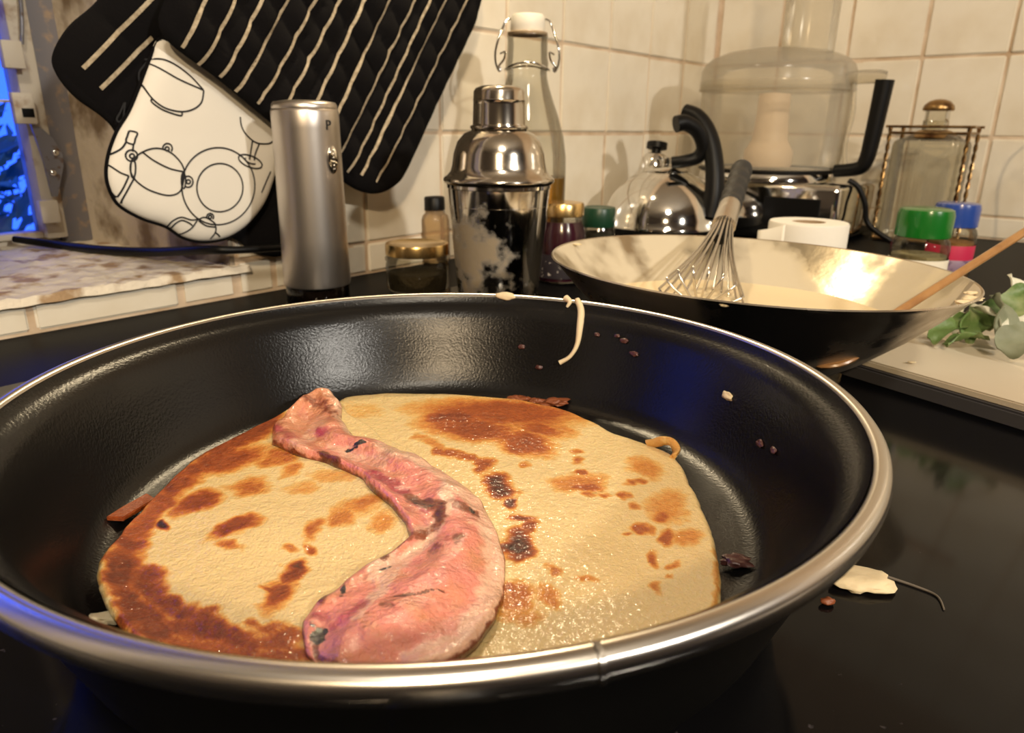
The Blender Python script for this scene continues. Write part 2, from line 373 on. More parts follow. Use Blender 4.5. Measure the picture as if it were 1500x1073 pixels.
# ------------------------------------------------------------------ pancakes, bacon
def star(outline, nr, ns):
    P = np.array(outline); c = P.mean(0); Q = P - c; th_ = np.arctan2(Q[:, 1], Q[:, 0]); r = np.hypot(Q[:, 0], Q[:, 1])
    o = np.argsort(th_); th_, r = th_[o], r[o]
    t2 = np.concatenate([th_ - 2 * PI, th_, th_ + 2 * PI]); r2 = np.concatenate([r, r, r])
    tt = np.linspace(-PI, PI, ns, endpoint=False)
    rr = np.interp(tt, t2, r2)
    for _ in range(2): rr = (np.roll(rr, 1) + 2 * rr + np.roll(rr, -1)) / 4
    return c, tt, rr
def smst(e0, e1, x):
    t = np.clip((x - e0) / (e1 - e0), 0, 1); return t * t * (3 - 2 * t)
def paint(xy, blobs, soft=(.55, 1.45)):
    out = np.zeros(len(xy))
    for (x, y, ax, ay, bx, by, s) in blobs:
        det = ax * by - ay * bx; dx = xy[:, 0] - x; dy = xy[:, 1] - y
        u = (dx * by - dy * bx) / det; v = (ax * dy - ay * dx) / det
        val = s * (1 - smst(soft[0], soft[1], np.hypot(u, v)))
        out = np.maximum(out, val)
    return out
def warp(xy, k, a1=.0036, a2=.0016):
    return np.array([(x + a1 * nz(x, y, 85, k + 11) + a2 * nz(x, y, 300, k + 12), y + a1 * 1.2 * nz(x, y, 85, k + 13) + a2 * nz(x, y, 300, k + 14)) for x, y in xy])
def nz(x, y, s, k=0): return noise.noise(Vector((x * s, y * s, k)))
def set_attr(me, name, vals):
    at = me.attributes.new(name, 'FLOAT', 'POINT'); at.data.foreach_set('value', np.asarray(vals, dtype=np.float32))

def pancake_mat(name, pale, tan, brown, dark, amp):
    m = bpy.data.materials.new(name); m.use_nodes = True; nt = m.node_tree; b = nt.nodes['Principled BSDF']
    tc = nt.nodes.new('ShaderNodeTexCoord')
    def ns(scale, det=5, rg=.6):
        n = nt.nodes.new('ShaderNodeTexNoise'); n.inputs['Scale'].default_value = scale; n.inputs['Detail'].default_value = det; n.inputs['Roughness'].default_value = rg
        nt.links.new(tc.outputs['Object'], n.inputs['Vector']); return n.outputs[0]
    def mth(op, a, b_):
        q = nt.nodes.new('ShaderNodeMath'); q.operation = op
        for i, s in enumerate((a, b_)):
            if isinstance(s, (int, float)): q.inputs[i].default_value = s
            else: nt.links.new(s, q.inputs[i])
        return q.outputs[0]
    at = nt.nodes.new('ShaderNodeAttribute'); at.attribute_name = 'brown'
    v = mth('ADD', at.outputs['Fac'], mth('MULTIPLY', mth('SUBTRACT', ns(110, 8, .7), .5), amp))
    v = mth('ADD', v, mth('MULTIPLY', mth('SUBTRACT', ns(500, 5, .7), .5), amp * .8))
    r = nt.nodes.new('ShaderNodeValToRGB'); nt.links.new(v, r.inputs[0]); cr = r.color_ramp
    cr.elements[0].position = .10; cr.elements[0].color = (*pale, 1); cr.elements[1].position = .98; cr.elements[1].color = (*dark, 1)
    e = cr.elements.new(.22); e.color = (.71, .42, .13, 1); e = cr.elements.new(.38); e.color = (*tan, 1); e = cr.elements.new(.56); e.color = (*brown, 1); e = cr.elements.new(.76); e.color = (brown[0] * .5, brown[1] * .38, brown[2] * .45, 1)
    nt.links.new(r.outputs[0], b.inputs['Base Color'])
    bp = nt.nodes.new('ShaderNodeBump'); bp.inputs['Strength'].default_value = 1; bp.inputs['Distance'].default_value = .0012
    h = mth('ADD', mth('MULTIPLY', ns(900, 4, .6), .55), mth('ADD', mth('MULTIPLY', ns(260, 4), .8), mth('MULTIPLY', ns(60, 3), 1.2)))
    nt.links.new(h, bp.inputs['Height']); nt.links.new(bp.outputs[0], b.inputs['Normal'])
    b.inputs['Roughness'].default_value = .5; b.inputs['Specular IOR Level'].default_value = .25
    b.inputs['Coat Weight'].default_value = .6; b.inputs['Coat Roughness'].default_value = .09
    cb_ = nt.nodes.new('ShaderNodeBump'); cb_.inputs['Strength'].default_value = 1; cb_.inputs['Distance'].default_value = .00060; nt.links.new(ns(420, 3, .5), cb_.inputs['Height'])
    nt.links.new(cb_.outputs[0], b.inputs['Coat Normal'])
    b.inputs['Subsurface Weight'].default_value = .12; b.inputs['Subsurface Scale'].default_value = .003
    return m
M_pc = pancake_mat('griddled_batter', (.74, .55, .26), (.62, .25, .045), (.38, .085, .012), (.028, .008, .006), .40)

def pancake(name, outline, zf, thick, blobs, label, ns_=300, nr=110, seed=0):
    c, tt, rr = star(outline, nr, ns_)
    V = []; F = []
    jag = np.array([1 + .007 * nz(math.cos(t) * 9, math.sin(t) * 9, 1, seed) + .004 * nz(math.cos(t) * 30, math.sin(t) * 30, 1, seed) for t in tt])
    rr = rr * jag
    us = [0] + [((j + 1) / nr) ** .85 for j in range(nr)]
    V.append((c[0], c[1], zf(c[0], c[1]) + thick))
    for u in us[1:]:
        x = c[0] + rr * np.cos(tt) * u; y = c[1] + rr * np.sin(tt) * u
        drop = thick * .55 * max(0, (u - .965) / .035) ** 2
        V += [(a, b_, zf(a, b_) + thick - drop) for a, b_ in zip(x, y)]
    n = len(us) - 1
    low = ((.998, .15), (.97, 0.0), (.9, 0.0), (.8, 0.0), (.65, 0.0), (.4, 0.0), (.1, 0.0))
    for (u, q) in low:
        x = c[0] + rr * np.cos(tt) * u; y = c[1] + rr * np.sin(tt) * u
        V += [(a, b_, zf(a, b_) + thick * q) for a, b_ in zip(x, y)]
    for i in range(ns_): F.append((0, 1 + i, 1 + (i + 1) % ns_))
    for j in range(n + len(low) - 1):
        o_ = 1 + j * ns_
        for i in range(ns_):
            k = (i + 1) % ns_; F.append((o_ + i, o_ + ns_ + i, o_ + ns_ + k, o_ + k))
    F.append(tuple(1 + (n + len(low) - 1) * ns_ + i for i in range(ns_))[::-1])
    V = np.array(V); br = paint(warp(V[:, :2], seed), blobs, (.35, 1.5))
    o = mesh(name, V - np.array([c[0], c[1], FZ]), F, M_pc, None, True, label=label, cat='pancake')
    o.location = (c[0], c[1], FZ)
    set_attr(o.data, 'brown', br)
    return o
def zr(x, y): return FZ + .0004 + .0008 * (nz(x, y, 35, 1) + .6)
RP = [(-0.0856, 0.33662), (-0.06599, 0.34216), (-0.0453, 0.34386), (-0.01718, 0.34087), (0.00362, 0.33673), (0.0236, 0.32626), (0.0355, 0.31108), (0.04626, 0.29557), (0.05945, 0.28356), (0.0677, 0.27357), (0.06923, 0.24923), (0.06918, 0.22979), (0.06876, 0.2167), (0.06665, 0.20001), (0.06417, 0.18533), (0.06022, 0.17227), (0.05428, 0.16059), (0.04032, 0.14634), (0.02206, 0.13637), (-0.00061, 0.13145), (-0.0228, 0.13213), (-0.04081, 0.14152), (-0.05051, 0.1672), (-0.06114, 0.20121), (-0.07587, 0.24832), (-0.08494, 0.29394)]
LP = [(-0.08582, 0.32427), (-0.09022, 0.32598), (-0.09968, 0.31482), (-0.10715, 0.29787), (-0.1158, 0.27953), (-0.12228, 0.25992), (-0.1252, 0.2432), (-0.12588, 0.2298), (-0.12561, 0.21441), (-0.12474, 0.19947), (-0.12349, 0.1891), (-0.11966, 0.17762), (-0.11193, 0.1667), (-0.10334, 0.15685), (-0.09496, 0.14915), (-0.08285, 0.13979), (-0.06526, 0.13245), (-0.04531, 0.12868), (-0.02875, 0.13096), (-0.01728, 0.14088), (-0.01029, 0.16276), (-0.00866, 0.18859), (-0.01371, 0.22171), (-0.02827, 0.24744), (-0.05463, 0.27848), (-0.07486, 0.30456)]
RB = [(-0.00462, 0.31742, 0.04369, -0.00264, 8e-05, -0.01953, 0.64), (-0.01813, 0.29747, 0.02381, -0.00546, 0.00023, -0.01464, 0.66), (0.00482, 0.2834, 0.01437, -0.00443, -0.00092, -0.01343, 0.66), (-0.02842, 0.30992, 0.01593, 0.0005, 0.00089, -0.01041, 0.74), (0.01268, 0.29839, 0.01531, -0.00638, -0.00106, -0.01035, 0.6), (-0.00975, 0.32517, 0.01999, 0.00065, 0.00022, -0.00705, 0.5), (-0.03111, 0.27414, 0.00257, 7e-05, 0.00046, -0.00444, 0.55), (-0.02923, 0.27319, 0.00257, 7e-05, 0.00043, -0.00441, 0.55), (-0.02736, 0.27225, 0.00256, 7e-05, 0.0004, -0.00438, 0.55), (-0.02549, 0.27132, 0.00255, 7e-05, 0.00038, -0.00436, 0.55), (-0.02364, 0.27039, 0.00255, 7e-05, 0.00035, -0.00433, 0.55), (-0.0218, 0.26946, 0.00254, 7e-05, 0.00032, -0.00431, 0.55), (-0.01997, 0.26854, 0.00253, 7e-05, 0.0003, -0.00428, 0.55), (-0.01815, 0.26763, 0.00252, 7e-05, 0.00027, -0.00426, 0.55), (-0.01635, 0.26672, 0.00252, 7e-05, 0.00025, -0.00423, 0.55), (-0.01635, 0.26672, 0.00252, 7e-05, 0.00025, -0.00423, 0.55), (-0.01477, 0.2634, 0.00249, 7e-05, 0.00022, -0.00414, 0.55), (-0.01322, 0.26016, 0.00246, 7e-05, 0.0002, -0.00406, 0.55), (-0.01171, 0.25698, 0.00244, 6e-05, 0.00018, -0.00397, 0.55), (-0.04149, 0.2878, 0.00238, 7e-05, 0.00056, -0.00429, 0.4), (-0.0396, 0.2863, 0.00237, 7e-05, 0.00053, -0.00426, 0.4), (-0.03772, 0.28481, 0.00236, 7e-05, 0.00051, -0.00422, 0.4), (-0.03586, 0.28334, 0.00235, 7e-05, 0.00048, -0.00418, 0.4), (-0.03401, 0.28189, 0.00234, 7e-05, 0.00045, -0.00414, 0.4), (-0.03218, 0.28044, 0.00233, 7e-05, 0.00043, -0.00411, 0.4), (-0.03037, 0.27901, 0.00232, 7e-05, 0.0004, -0.00407, 0.4), (-0.02857, 0.27759, 0.00231, 7e-05, 0.00038, -0.00404, 0.4), (-0.01127, 0.2594, 0.00437, 0.00012, 0.0003, -0.0071, 0.66), (-0.00461, 0.24239, 0.00631, -0.00588, -0.00162, -0.00813, 0.92), (0.00109, 0.22865, 0.0027, 6e-05, 1e-05, -0.00433, 0.88), (0.00349, 0.21972, 0.00472, -0.00069, -0.00014, -0.00271, 0.85), (0.00645, 0.2131, 0.00185, 4e-05, -0.00011, -0.00595, 0.66), (0.00226, 0.20338, 0.00523, -0.00155, -0.00103, -0.01028, 0.92), (0.00289, 0.19674, 0.00521, 0.00011, -3e-05, -0.00522, 0.8), (0.00199, 0.17584, 0.00567, 0.00342, 0.00131, -0.00579, 0.5), (0.0119, 0.17603, 0.00397, 8e-05, -0.00026, -0.00558, 0.46), (-0.00101, 0.17835, 0.0028, 5e-05, 3e-05, -0.00257, 0.58), (0.00198, 0.16877, 0.00767, 0.00014, -1e-05, -0.00522, 0.38), (0.01374, 0.1885, 0.00294, 6e-05, -0.00015, -0.00281, 0.5), (0.02355, 0.18383, 0.00329, 7e-05, -0.0002, -0.00203, 0.4), (0.02623, 0.24701, 0.01207, 0.00251, -0.00035, -0.00809, 0.46), (0.02902, 0.24324, 0.00779, 0.0002, -0.00046, -0.00481, 0.6), (0.02701, 0.25621, 0.00271, 7e-05, -0.00025, -0.00294, 0.6), (0.02971, 0.2745, 0.00345, 0.0001, -0.00029, -0.00331, 0.5), (0.02723, 0.26537, 0.00335, 9e-05, -0.00031, -0.00374, 0.5), (0.00711, 0.26296, 0.00277, 7e-05, -5e-05, -0.00307, 0.48), (0.05352, 0.2593, 0.00655, -0.00589, -0.00333, -0.00995, 0.42), (0.04783, 0.24756, 0.0029, 7e-05, -0.00044, -0.00277, 0.55), (0.04187, 0.2372, 0.0028, 7e-05, -0.00044, -0.00309, 0.55), (0.03501, 0.23703, 0.00254, 6e-05, -0.00031, -0.00258, 0.5), (0.02968, 0.2369, 0.00254, 6e-05, -0.00026, -0.00257, 0.5), (0.05688, 0.22999, 0.00869, 0.00021, -0.00266, -0.01317, 0.38), (0.05283, 0.22178, 0.00433, 0.0001, -0.00088, -0.00457, 0.56), (0.04499, 0.2297, 0.00347, 8e-05, -0.00062, -0.00389, 0.46), (0.04544, 0.21354, 0.00323, -0.00105, -0.00079, -0.00298, 0.62), (0.04062, 0.21085, 0.00184, 4e-05, -0.00026, -0.0017, 0.5), (0.05264, 0.209, 0.00344, 8e-05, -0.00116, -0.00576, 0.6), (0.05952, 0.20916, 0.00573, 0.00013, -0.00141, -0.00617, 0.38), (0.04477, 0.19686, 0.00218, 5e-05, -0.00081, -0.00449, 0.56), (0.05103, 0.19362, 0.00258, 5e-05, -0.00046, -0.00221, 0.52), (0.04876, 0.18571, 0.00166, 3e-05, -0.00035, -0.00172, 0.48), (0.04292, 0.17987, 0.00201, -0.00224, -0.00122, -0.00228, 0.45), (0.06555, 0.19999, 0.00199, 4e-05, -0.00069, -0.00261, 0.36), (0.0652, 0.19741, 0.00197, 4e-05, -0.00068, -0.00256, 0.36), (0.06485, 0.19489, 0.00195, 4e-05, -0.00067, -0.00251, 0.36), (0.06452, 0.19242, 0.00193, 4e-05, -0.00065, -0.00246, 0.36), (0.06419, 0.19, 0.00191, 4e-05, -0.00064, -0.00241, 0.36), (0.06387, 0.18763, 0.00189, 4e-05, -0.00064, -0.00236, 0.36), (0.06355, 0.18531, 0.00187, 4e-05, -0.00063, -0.00231, 0.36), (0.06355, 0.18531, 0.00187, 4e-05, -0.00063, -0.00231, 0.36), (0.06284, 0.18311, 0.00185, 4e-05, -0.00061, -0.00227, 0.36), (0.06214, 0.18095, 0.00183, 4e-05, -0.0006, -0.00222, 0.36), (0.06145, 0.17883, 0.00182, 4e-05, -0.00059, -0.00218, 0.36), (0.06078, 0.17675, 0.0018, 3e-05, -0.00058, -0.00214, 0.36), (0.06012, 0.1747, 0.00178, 3e-05, -0.00056, -0.0021, 0.36), (0.05947, 0.1727, 0.00177, 3e-05, -0.00055, -0.00206, 0.36), (0.05883, 0.17073, 0.00175, 3e-05, -0.00054, -0.00203, 0.36), (-0.07169, 0.31875, 0.01301, 0.00042, 0.00238, -0.01174, 0.2)]
LB = [(-0.10715, 0.29316, 0.0066, 0.0002, 0.00395, -0.01219, 0.72), (-0.10937, 0.28627, 0.00646, 0.00019, 0.00395, -0.0117, 0.72), (-0.11149, 0.27965, 0.00633, 0.00019, 0.00395, -0.01124, 0.72), (-0.11353, 0.2733, 0.0062, 0.00018, 0.00395, -0.01081, 0.72), (-0.11353, 0.2733, 0.0062, 0.00018, 0.00395, -0.01081, 0.72), (-0.11545, 0.26588, 0.00606, 0.00017, 0.00392, -0.01032, 0.72), (-0.11729, 0.2588, 0.00592, 0.00016, 0.00389, -0.00985, 0.72), (-0.11904, 0.25204, 0.00578, 0.00016, 0.00387, -0.00942, 0.72), (-0.11904, 0.25204, 0.00578, 0.00016, 0.00387, -0.00942, 0.72), (-0.11998, 0.24484, 0.00564, 0.00015, 0.0038, -0.00897, 0.72), (-0.12086, 0.23798, 0.0055, 0.00014, 0.00374, -0.00856, 0.72), (-0.12171, 0.23144, 0.00538, 0.00013, 0.00368, -0.00817, 0.72), (-0.12171, 0.23144, 0.00586, 0.00015, 0.00401, -0.00889, 0.66), (-0.12195, 0.2227, 0.00568, 0.00014, 0.00389, -0.00834, 0.66), (-0.12217, 0.21449, 0.0055, 0.00013, 0.00378, -0.00783, 0.66), (-0.12217, 0.21449, 0.0055, 0.00013, 0.00378, -0.00783, 0.66), (-0.12124, 0.20788, 0.00536, 0.00012, 0.00366, -0.00744, 0.66), (-0.12035, 0.2016, 0.00522, 0.00012, 0.00354, -0.00708, 0.66), (-0.11951, 0.19563, 0.0051, 0.00011, 0.00343, -0.00674, 0.66), (-0.11951, 0.19563, 0.0051, 0.00011, 0.00343, -0.00674, 0.66), (-0.11725, 0.18813, 0.00494, 0.0001, 0.00327, -0.00633, 0.66), (-0.11512, 0.18109, 0.00479, 0.0001, 0.00311, -0.00595, 0.66), (-0.11959, 0.19369, 0.00632, 0.00014, 0.00423, -0.00823, 0.76), (-0.11541, 0.18457, 0.00608, 0.00013, 0.00393, -0.00762, 0.76), (-0.11154, 0.17613, 0.00585, 0.00012, 0.00367, -0.00707, 0.76), (-0.11154, 0.17613, 0.00585, 0.00012, 0.00367, -0.00707, 0.76), (-0.10646, 0.16909, 0.00567, 0.00011, 0.00339, -0.00663, 0.76), (-0.1017, 0.16249, 0.00549, 0.0001, 0.00314, -0.00622, 0.76), (-0.1017, 0.16249, 0.00549, 0.0001, 0.00314, -0.00622, 0.76), (-0.09622, 0.15698, 0.00535, 0.0001, 0.0029, -0.0059, 0.76), (-0.09103, 0.15177, 0.00521, 9e-05, 0.00268, -0.0056, 0.76), (-0.10471, 0.17627, 0.00527, 0.00011, 0.00311, -0.00639, 0.74), (-0.09832, 0.17002, 0.00513, 0.0001, 0.00284, -0.00603, 0.74), (-0.09228, 0.16411, 0.00499, 9e-05, 0.0026, -0.00571, 0.74), (-0.09228, 0.16411, 0.00499, 9e-05, 0.0026, -0.00571, 0.74), (-0.08612, 0.16064, 0.0049, 9e-05, 0.00239, -0.00552, 0.74), (-0.08017, 0.15728, 0.00483, 9e-05, 0.00219, -0.00534, 0.74), (-0.08017, 0.15728, 0.00483, 9e-05, 0.00219, -0.00534, 0.74), (-0.0758, 0.15533, 0.00478, 9e-05, 0.00205, -0.00524, 0.74), (-0.07152, 0.15342, 0.00474, 8e-05, 0.00192, -0.00514, 0.74), (-0.07152, 0.15342, 0.00474, 8e-05, 0.00192, -0.00514, 0.74), (-0.0671, 0.15091, 0.00468, 8e-05, 0.00178, -0.00501, 0.74), (-0.06279, 0.14846, 0.00462, 8e-05, 0.00165, -0.00488, 0.74), (-0.08726, 0.14928, 0.00343, 6e-05, 0.00171, -0.00367, 0.62), (-0.08422, 0.14868, 0.00342, 6e-05, 0.00164, -0.00365, 0.62), (-0.08121, 0.14809, 0.00341, 6e-05, 0.00158, -0.00363, 0.62), (-0.07821, 0.1475, 0.0034, 6e-05, 0.00152, -0.00361, 0.62), (-0.07523, 0.14691, 0.00339, 6e-05, 0.00146, -0.00358, 0.62), (-0.07227, 0.14632, 0.00338, 6e-05, 0.0014, -0.00356, 0.62), (-0.07227, 0.14632, 0.00338, 6e-05, 0.0014, -0.00356, 0.62), (-0.06981, 0.14623, 0.00338, 6e-05, 0.00135, -0.00356, 0.62), (-0.06734, 0.14613, 0.00338, 6e-05, 0.0013, -0.00355, 0.62), (-0.06488, 0.14603, 0.00338, 6e-05, 0.00126, -0.00355, 0.62), (-0.06242, 0.14594, 0.00338, 6e-05, 0.00121, -0.00355, 0.62), (-0.05996, 0.14584, 0.00338, 6e-05, 0.00116, -0.00354, 0.62), (-0.05751, 0.14575, 0.00337, 6e-05, 0.00111, -0.00354, 0.62), (-0.05506, 0.14565, 0.00337, 6e-05, 0.00107, -0.00354, 0.62), (-0.05506, 0.14565, 0.00337, 6e-05, 0.00107, -0.00354, 0.62), (-0.05242, 0.14533, 0.00337, 6e-05, 0.00102, -0.00352, 0.62), (-0.0498, 0.14502, 0.00336, 6e-05, 0.00097, -0.00351, 0.62), (-0.04718, 0.1447, 0.00336, 6e-05, 0.00091, -0.0035, 0.62), (-0.04458, 0.14439, 0.00335, 6e-05, 0.00086, -0.00349, 0.62), (-0.07853, 0.15329, 0.00455, 8e-05, 0.00203, -0.00495, 0.78), (-0.07365, 0.15208, 0.00453, 8e-05, 0.00189, -0.00489, 0.78), (-0.06883, 0.15088, 0.0045, 8e-05, 0.00176, -0.00483, 0.78), (-0.11029, 0.25348, 0.01263, 0.01034, 0.00498, -0.00998, 0.66), (-0.10886, 0.22085, 0.00628, 0.00684, 0.0039, -0.00645, 0.7), (-0.09386, 0.23163, 0.00805, 0.00178, 0.00328, -0.00838, 0.52), (-0.09119, 0.25643, 0.00817, 0.004, 0.00317, -0.00813, 0.52), (-0.08353, 0.24599, 0.00499, 0.00233, 0.00185, -0.00492, 0.45), (-0.08888, 0.20396, 0.00636, 0.00598, 0.00236, -0.00418, 0.7), (-0.08594, 0.19365, 0.00528, 0.00011, 0.00111, -0.00299, 0.52), (-0.0637, 0.20452, 0.00182, 0.00496, 0.00268, -0.00372, 0.52), (-0.06902, 0.19402, 0.00254, 5e-05, 0.00079, -0.00263, 0.48), (-0.06181, 0.19417, 0.00297, 6e-05, 0.00101, -0.00375, 0.58), (-0.05668, 0.20979, 0.00498, 0.00011, 0.00137, -0.00591, 0.48), (-0.05088, 0.21941, 0.00827, 0.00514, 0.00264, -0.00784, 0.45), (-0.07395, 0.2311, 0.00613, 0.00015, 0.00165, -0.00597, 0.3), (-0.0668, 0.24028, 0.00888, 0.00023, 0.00154, -0.00638, 0.32), (-0.04256, 0.20968, 0.00474, 0.00388, 0.00232, -0.00631, 0.4), (-0.06465, 0.18212, 0.00159, 0.00553, 0.00337, -0.00377, 0.74), (-0.06463, 0.17098, 0.00312, 0.00556, 0.00404, -0.00539, 0.72), (-0.06445, 0.18563, 0.00286, 6e-05, 0.00071, -0.00245, 0.92), (-0.06864, 0.1709, 0.00268, 5e-05, 0.00081, -0.00245, 0.7), (-0.06787, 0.15971, 0.00254, 5e-05, 0.00076, -0.0022, 0.6), (-0.063, 0.1565, 0.00446, 8e-05, 0.00103, -0.00318, 0.6), (-0.09667, 0.15974, 0.00745, -0.00452, 0.00078, -0.00701, 0.74), (-0.08576, 0.15448, 0.00844, -0.00186, 0.00149, -0.00457, 0.72), (-0.11748, 0.19374, 0.00418, -0.00199, 0.0025, -0.00829, 0.66), (-0.08027, 0.16203, 0.00293, 5e-05, 0.0009, -0.00225, 0.62), (-0.05687, 0.15109, 0.00694, 0.00012, 0.00135, -0.00447, 0.68), (-0.11356, 0.20592, 0.00204, 0.00086, 0.00159, -0.00285, 1.0), (-0.08763, 0.15991, 0.00181, 3e-05, 0.00073, -0.00166, 0.85), (-0.13158, 0.24472, 0.00256, 7e-05, 0.00155, -0.00333, 0.6), (-0.11612, 0.18107, 0.00227, -0.00055, 0.00275, -0.00651, 0.8), (-0.10297, 0.16688, 0.00262, 5e-05, 0.00147, -0.00294, 0.85), (-0.08622, 0.27756, 0.01615, -0.01112, 0.00096, -0.0077, 0.3), (-0.08898, 0.26728, 0.00608, -0.0021, 0.0011, -0.00507, 0.6)]
pancake('pancake', RP, zr, .0035, RB, 'pale golden buckwheat pancake lying flat, browned along its far edge', seed=1)
def zl(x, y):
    d = math.hypot(x - PX, y - PY)
    return FZ + .0046 + .0012 * (nz(x, y, 30, 4) + .5) + .007 * max(0, (d - .098) / .02) ** 2
pancake('pancake', LP, zl, .0036, LB, 'folded pancake with a deep brown crisp edge, bacon along its side', seed=2)
# small curled flap on the rim of the pale pancake
curl = [(0.05899, 0.28137, 0.0185), (0.06181, 0.27848, 0.0205), (0.06411, 0.27623, 0.0225), (0.06743, 0.27426, 0.0225), (0.06906, 0.2727, 0.0195), (0.06649, 0.2682, 0.0185)]
cl = tube('pancake_curl', curl, .0017, M_pc, None, 8, 8, flat=(.7, 1.5)); tag(cl, 'tiny curled loop of batter at the pancake edge', 'batter')
set_attr(cl.data, 'brown', [.25] * len(cl.data.vertices))
# thin under layer of the folded pancake peeping out
for nm, pts in (('a', [(-0.12872, 0.25891), (-0.12619, 0.26929), (-0.11837, 0.28641), (-0.11066, 0.30382), (-0.10452, 0.29915), (-0.11605, 0.27228)]), ('b', [(-0.13914, 0.21693), (-0.13693, 0.22399), (-0.13337, 0.23403), (-0.12824, 0.23009), (-0.13311, 0.21662)])):
    o = prism('crisp_edge', pts, .0165, .0182, M_pc, None, bev=.0003)
    set_attr(o.data, 'brown', [.68] * len(o.data.vertices)); tag(o, {'a': 'thin crisp sliver of pancake behind the folded edge', 'b': 'short dark crisp shard beside the folded pancake'}[nm], 'pancake')

# bacon rasher
BO = [(-0.09301, 0.31771), (-0.08575, 0.3198), (-0.07897, 0.31012), (-0.07517, 0.29354), (-0.06493, 0.27367), (-0.04967, 0.26723), (-0.03426, 0.25476), (-0.01971, 0.23877), (-0.0102, 0.22334), (-0.00434, 0.20728), (-0.00144, 0.19109), (-0.00163, 0.17517), (-0.00383, 0.16272), (-0.00794, 0.1529), (-0.01343, 0.14517), (-0.02201, 0.14026), (-0.0314, 0.13804), (-0.03863, 0.13792)]
BI = [(-0.09706, 0.30691), (-0.10039, 0.29514), (-0.10245, 0.28267), (-0.09801, 0.26717), (-0.08561, 0.25707), (-0.07044, 0.25009), (-0.05484, 0.23784), (-0.04928, 0.2284), (-0.0399, 0.21543), (-0.034, 0.20658), (-0.03173, 0.19826), (-0.03614, 0.19224), (-0.04034, 0.18652), (-0.04497, 0.17933), (-0.04909, 0.17162), (-0.05301, 0.16473), (-0.0543, 0.15748), (-0.05347, 0.15207), (-0.04985, 0.14526), (-0.04379, 0.1392)]
def resample(P, n):
    P = np.array(P); d = np.concatenate([[0], np.cumsum(np.hypot(*np.diff(P, axis=0).T))]); t = np.linspace(0, d[-1], n)
    Q = np.stack([np.interp(t, d, P[:, 0]), np.interp(t, d, P[:, 1])], 1)
    for _ in range(3): Q[1:-1] = (Q[:-2] + 2 * Q[1:-1] + Q[2:]) / 4
    return Q
NU, NV = 240, 70
bo = resample(BO, NU); bi = resample(BI, NU)
U = np.linspace(0, 1, NU); Vv = np.linspace(0, 1, NV)
G = bi[:, None, :] * (1 - Vv)[None, :, None] + bo[:, None, :] * Vv[None, :, None]
xy = G.reshape(-1, 2)
vv = np.tile(Vv, NU); uu = np.repeat(U, NV)
jit = np.array([nz(x, y, 90, 2) for x, y in xy]) * .0007
cen = xy - np.array([.0, .0])
zz = np.zeros(len(xy))
for i, (x, y) in enumerate(xy):
    e = min(vv[i], 1 - vv[i], uu[i] * 1.5, (1 - uu[i]) * 1.5)
    edge = min(1, e / .06) ** .5
    base = max(zr(x, y) + .0037, zl(x, y) + .0037 if x < .005 else 0)
    base = zl(x, y) + .0037 + (-.0045 * float(smst(-.022, .012, np.array(x))))
    zz[i] = base + .0004 + .0021 * edge + .0016 * nz(x, y, 60, 7) + .0008 * nz(x, y, 160, 8) + .0011 * math.sin(vv[i] * 9 + uu[i] * 4) * edge + .004 * max(0, .08 - uu[i]) / .08
Vt = np.column_stack([xy[:, 0] + jit, xy[:, 1] + jit, zz])
Vb = Vt.copy(); Vb[:, 2] -= .0016
Fb = []
for i in range(NU - 1):
    for j in range(NV - 1):
        a = i * NV + j; Fb.append((a, a + NV, a + NV + 1, a + 1)); q = a + NU * NV; Fb.append((q, q + 1, q + NV + 1, q + NV))
N0 = NU * NV
for i in range(NU - 1):
    a = i * NV; Fb.append((a, a + N0, a + NV + N0, a + NV)); a = i * NV + NV - 1; Fb.append((a, a + NV, a + NV + N0, a + N0))
for j in range(NV - 1):
    a = j; Fb.append((a, a + 1, a + 1 + N0, a + N0)); a = (NU - 1) * NV + j; Fb.append((a, a + N0, a + 1 + N0, a + 1))
